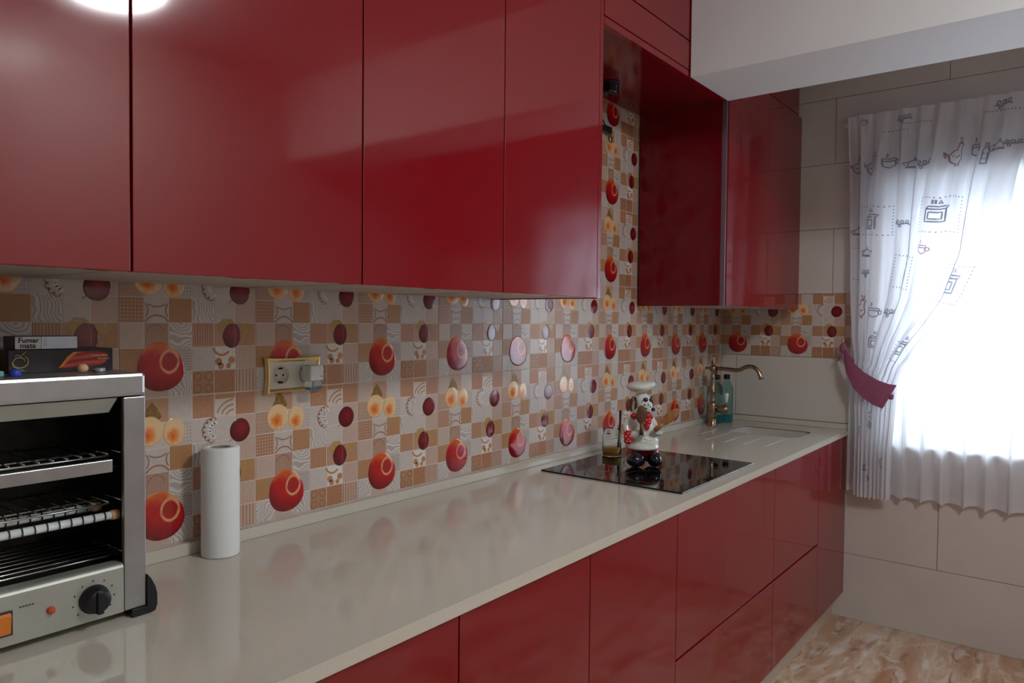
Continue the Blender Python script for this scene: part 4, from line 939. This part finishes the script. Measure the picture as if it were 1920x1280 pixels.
POT = [[(-.4, .1), (-.3, -.2), (0, -.32), (.3, -.2), (.4, .1), (-.4, .1)], [(-.5, .15), (.5, .15)], circ(0, -.38, .06, 8), [(.3, -.1), (.6, -.25), (.65, -.1)], [(-.3, -.2), (-.6, -.1), (-.5, .05)]]
BOX = [rect(-.35, -.25, .35, .35), rect(-.22, -.1, .22, .22), [(-.35, -.25), (-.25, -.38), (.45, -.38), (.35, -.25)], [(-.1, -.5), (-.1, -.7)], [(0, -.5), (0, -.7)], [(.1, -.5), (.14, -.7), (.2, -.5)]]
BOT = [[(-.15, .6), (-.15, -.1), (-.06, -.25), (-.06, -.5), (.06, -.5), (.06, -.25), (.15, -.1), (.15, .6), (-.15, .6)], rect(-.12, .05, .12, .35)]
LEAFY = [[(-.5, 0), (-.25, .06), (0, 0), (.25, -.06), (.5, 0)], circ(-.3, -.12, .1, 8), circ(0, -.14, .1, 8), circ(.3, -.18, .1, 8), circ(-.15, .15, .08, 8)]
def stroke(q, pts, fn, ou, ot, su, st, wd):
    P3 = []
    for (a, b_), (c_, d_) in zip(pts[:-1], pts[1:]):
        L_ = math.hypot(c_ - a, d_ - b_); k = max(1, int(L_ / .14))
        for i in range(k): P3.append((a + (c_ - a) * i / k, b_ + (d_ - b_) * i / k))
    P3.append(pts[-1]); vs = []
    for i, p in enumerate(P3):
        a = P3[max(0, i - 1)]; c_ = P3[min(len(P3) - 1, i + 1)]; dx, dy = c_[0] - a[0], c_[1] - a[1]; L_ = math.hypot(dx, dy) or 1
        nx, ny = -dy / L_ * wd, dx / L_ * wd
        for s_ in (1, -1): 
            u_, t_ = ou + (p[0] + nx * s_) * su, ot + (p[1] + ny * s_) * st
            vs.append(fn(min(max(u_, 0), 1), min(max(t_, 0), 1)))
    q.add(vs, [(2 * i, 2 * i + 1, 2 * i + 3, 2 * i + 2) for i in range(len(P3) - 1)])
MOTS = [  # (motif, u, t, size, red?)
 (HEN, .18, .130, 1.0, 0), (CUP, .27, .125, .9, 0), (POT, .40, .135, .9, 0), (LEAFY, .50, .135, .9, 0), (HEN, .66, .120, 1.05, 1), (CUP, .76, .112, 1.0, 0), (BOT, .845, .118, .9, 0), (POT, .90, .110, .8, 0), (LEAFY, .96, .105, .7, 0),
 (BOX, .20, .270, 1.1, 0), (LEAFY, .36, .275, .8, 0), (BOX, .60, .250, 1.1, 0), (BOT, .80, .26, .9, 0), (POT, .17, .350, .9, 0), (LEAFY, .17, .400, .9, 0), (BOT, .42, .385, 1.0, 0), (CUP, .56, .33, .8, 1), (HEN, .13, .490, 1.0, 1), (CUP, .25, .492, .9, 0), (LEAFY, .38, .488, .9, 0), (BOX, .82, .40, 1.2, 0),
 (HEN, .05, .13, .8, 0), (POT, .05, .30, .8, 0), (BOX, .28, .565, .9, 0), (BOX, .72, .55, .9, 0), (LEAFY, .34, .025, .9, 0), (LEAFY, .88, .022, .9, 0), (CUP, .1, .02, .6, 0),
 (BOT, .20, .70, 1.1, 0), (LEAFY, .40, .79, .9, 0), (HEN, .40, .76, 1.0, 0), (POT, .30, .915, 1.0, 0), (CUP, .36, .945, .7, 1), (BOT, .70, .70, .9, 1), (BOX, .1, .82, .9, 0), (HEN, .75, .88, .8, 0)]
def dotted(q, fn, u0, u1, t0, t1, hor=True, vert=True):
    D = []
    nU = max(2, int(abs(u1 - u0) / .017)); nT = max(2, int(abs(t1 - t0) / .0075))
    if hor: D += [(u0 + (u1 - u0) * i / nU, tt) for i in range(nU + 1) for tt in (t0, t1)]
    if vert: D += [(uu, t0 + (t1 - t0) * i / nT) for i in range(nT + 1) for uu in (u0, u1)]
    for u_, t_ in D:
        if not (0 < u_ < .99 and 0 < t_ < .99): continue
        q.add([fn(u_ - .0048, t_), fn(u_, t_ - .0020), fn(u_ + .0048, t_), fn(u_, t_ + .0020)], [(0, 1, 2, 3)])
def curtain(mirror, lab):
    t = tag(empty('curtain', (3.05, -.98 if not mirror else -1.71, ZTOP)), lab, 'curtain', 'printed tie-back curtains')
    fn = lambda u, v: panel_pt(u, v, 0, mirror); grid(fn, 150, 110, 'cloth', 'voile', t)
    fn2 = lambda u, v: panel_pt(u, v, .0022, mirror)
    q, qr = MB(), MB()
    for mo, u_, t_, s_, rd in MOTS:
        for st_ in mo: stroke(qr if rd else q, st_, fn2, u_, t_, .098 * s_, .043 * s_, .040)
    for a, b_, c_, d_ in ((.12, .30, .232, .302), (.52, .72, .212, .290), (.34, .50, .350, .425), (.0, .06, .34, .42), (.72, .94, .36, .44), (.24, .36, .05, .05001), (.34, .50, .036, .0361), (.78, .98, .034, .0341), (.62, .8, .54, .58)): dotted(q, fn2, a, b_, c_, d_)
    q.build('grey_motifs', 'print', t)['kind'] = 'stuff'; qr.build('rose_motifs', 'print_r', t)['kind'] = 'stuff'
    return t
curtain(False, 'white printed kitchen curtain tied back at the left of the window'); curtain(True, 'white printed kitchen curtain at the far right of the window')
# sheer behind
def sheer_pt(u, t):
    y = -.662 - u * 1.40; z = 2.40 - t * (2.40 - .632); amp = .004 + .013 * sm(t / .9)
    x = 3.088 + amp * (math.sin(u * 2 * PI * 17 + .8 * math.sin(7 * u)) + .25 * math.sin(u * 2 * PI * 41))
    y += .012 * math.cos(u * 2 * PI * 17) * sm(t); z += .006 * math.sin(u * 2 * PI * 17) * t
    return (x, y, z)
t = tag(empty('sheer_curtain', (3.09, -1.34, 2.40)), 'plain white sheer curtain hanging over the whole window, wavy hem', 'curtain'); grid(sheer_pt, 300, 24, 'cloth', 'sheer', t)
hm = MB(); vs = []
for i in range(301):
    p = Vector(sheer_pt(i / 300, .985)); q_ = Vector(sheer_pt(i / 300, 1.0)); vs += [p + Vector((-.0015, 0, 0)), q_ + Vector((-.0015, 0, 0))]
hm.add(vs, [(2 * i, 2 * i + 1, 2 * i + 3, 2 * i + 2) for i in range(300)], 0, True); hm.build('hem', 'sheer', t)
t = tag(empty('curtain_rod', (3.071, -1.345, 2.385)), 'thin white curtain rod hidden in the curtain header', 'curtain rod')
MB().tube([(3.071, -.60, 2.385), (3.071, -2.10, 2.385)], .0045, seg=10).build('rod', 'upvc', t)
for y in (-.606, -2.09): MB().box(3.071, XW - .0002, y - .006, y + .006, 2.379, 2.391).build('bracket', 'upvc', t)
# tie-back
def tieback(mirror, lab):
    t = tag(empty('tie_back', (3.03, -.64 if not mirror else -2.05, 1.33)), lab, 'tie-back', 'burgundy curtain tie-backs')
    mm = lambda p: (p[0], -2.69 - p[1], p[2]) if mirror else p
    T0 = [(-.640, 1.318), (-.655, 1.292), (-.685, 1.255), (-.730, 1.215), (-.790, 1.180), (-.835, 1.163), (-.868, 1.158)]
    T1 = [(-.634, 1.305), (-.640, 1.262), (-.655, 1.205), (-.690, 1.135), (-.735, 1.090), (-.775, 1.062), (-.812, 1.046)]
    dx = [.045, .022, .004, -.006, -.006, .004, .022]
    q = MB(); vs = []
    for (a, b_, d_) in zip(T0, T1, dx):
        for k in range(5):
            f_ = k / 4; y = a[0] + (b_[0] - a[0]) * f_; z = a[1] + (b_[1] - a[1]) * f_
            vs.append(mm((3.003 + d_ - .004 * math.sin(PI * f_), y, z)))
    vs2 = [(x + .0015, y, z) for x, y, z in vs]; N = len(vs); W = 5
    fs = [(i * W + j, i * W + j + 1, (i + 1) * W + j + 1, (i + 1) * W + j) for i in range(6) for j in range(4)]
    q.add(vs + vs2, fs + [tuple(k + N for k in f[::-1]) for f in fs], 0, True)
    # back strap round the folds
    q.tube([mm(p) for p in ((3.024, -.845, 1.10), (3.075, -.84, 1.12), (3.078, -.74, 1.19), (3.072, -.66, 1.27), (3.060, -.632, 1.315))], [.012, .010, .008, .008, .006], seg=8)
    q.build('band', 'band', t)
    kn_ = MB(); kn_.ell(mm((3.052, -.628, 1.318)), (.014, .016, .024)); kn_.tube([mm(p) for p in ((3.05, -.628, 1.298), (3.05, -.618, 1.275), (3.052, -.604, 1.255))], [.008, .006, .002]); kn_.build('knot', 'band', t)
    hk = MB(); hk.tube([mm((XW, -.628, 1.352)), mm((3.05, -.628, 1.352))], .003, seg=8); hk.ell(mm((3.046, -.628, 1.352)), (.008, .008, .008), seg=12); hk.tube([mm((3.05, -.628, 1.352)), mm((3.052, -.628, 1.335))], .002, seg=6)
    hk = hk.build('hook', 'steel_l'); tag(hk, 'small metal wall hook above the left tie-back knot' if not mirror else 'small metal wall hook for the right tie-back', 'hook', 'curtain hooks')
tieback(False, 'burgundy cloth tie-back around the left curtain'); tieback(True, 'burgundy cloth tie-back around the far right curtain')

# ================================================================== CEILING LAMP (seen mirrored in the red doors)
t = tag(empty('ceiling_lamp', (LAMP_POS[0], LAMP_POS[1], ZC)), 'round opal ceiling lamp mirrored in the left red doors', 'lamp')
MB().lathe([(0, 0), (.20, 0), (.205, -.012), (.20, -.02), (0, -.02)], (*LAMP_POS, ZC - .0004), 40).build('base', 'white', t)
MB().lathe([(.195, 0), (.190, -.03), (.15, -.06), (.08, -.075), (.0, -.078)], (*LAMP_POS, ZC - .0205), 40).build('shade', 'lampglass', t)
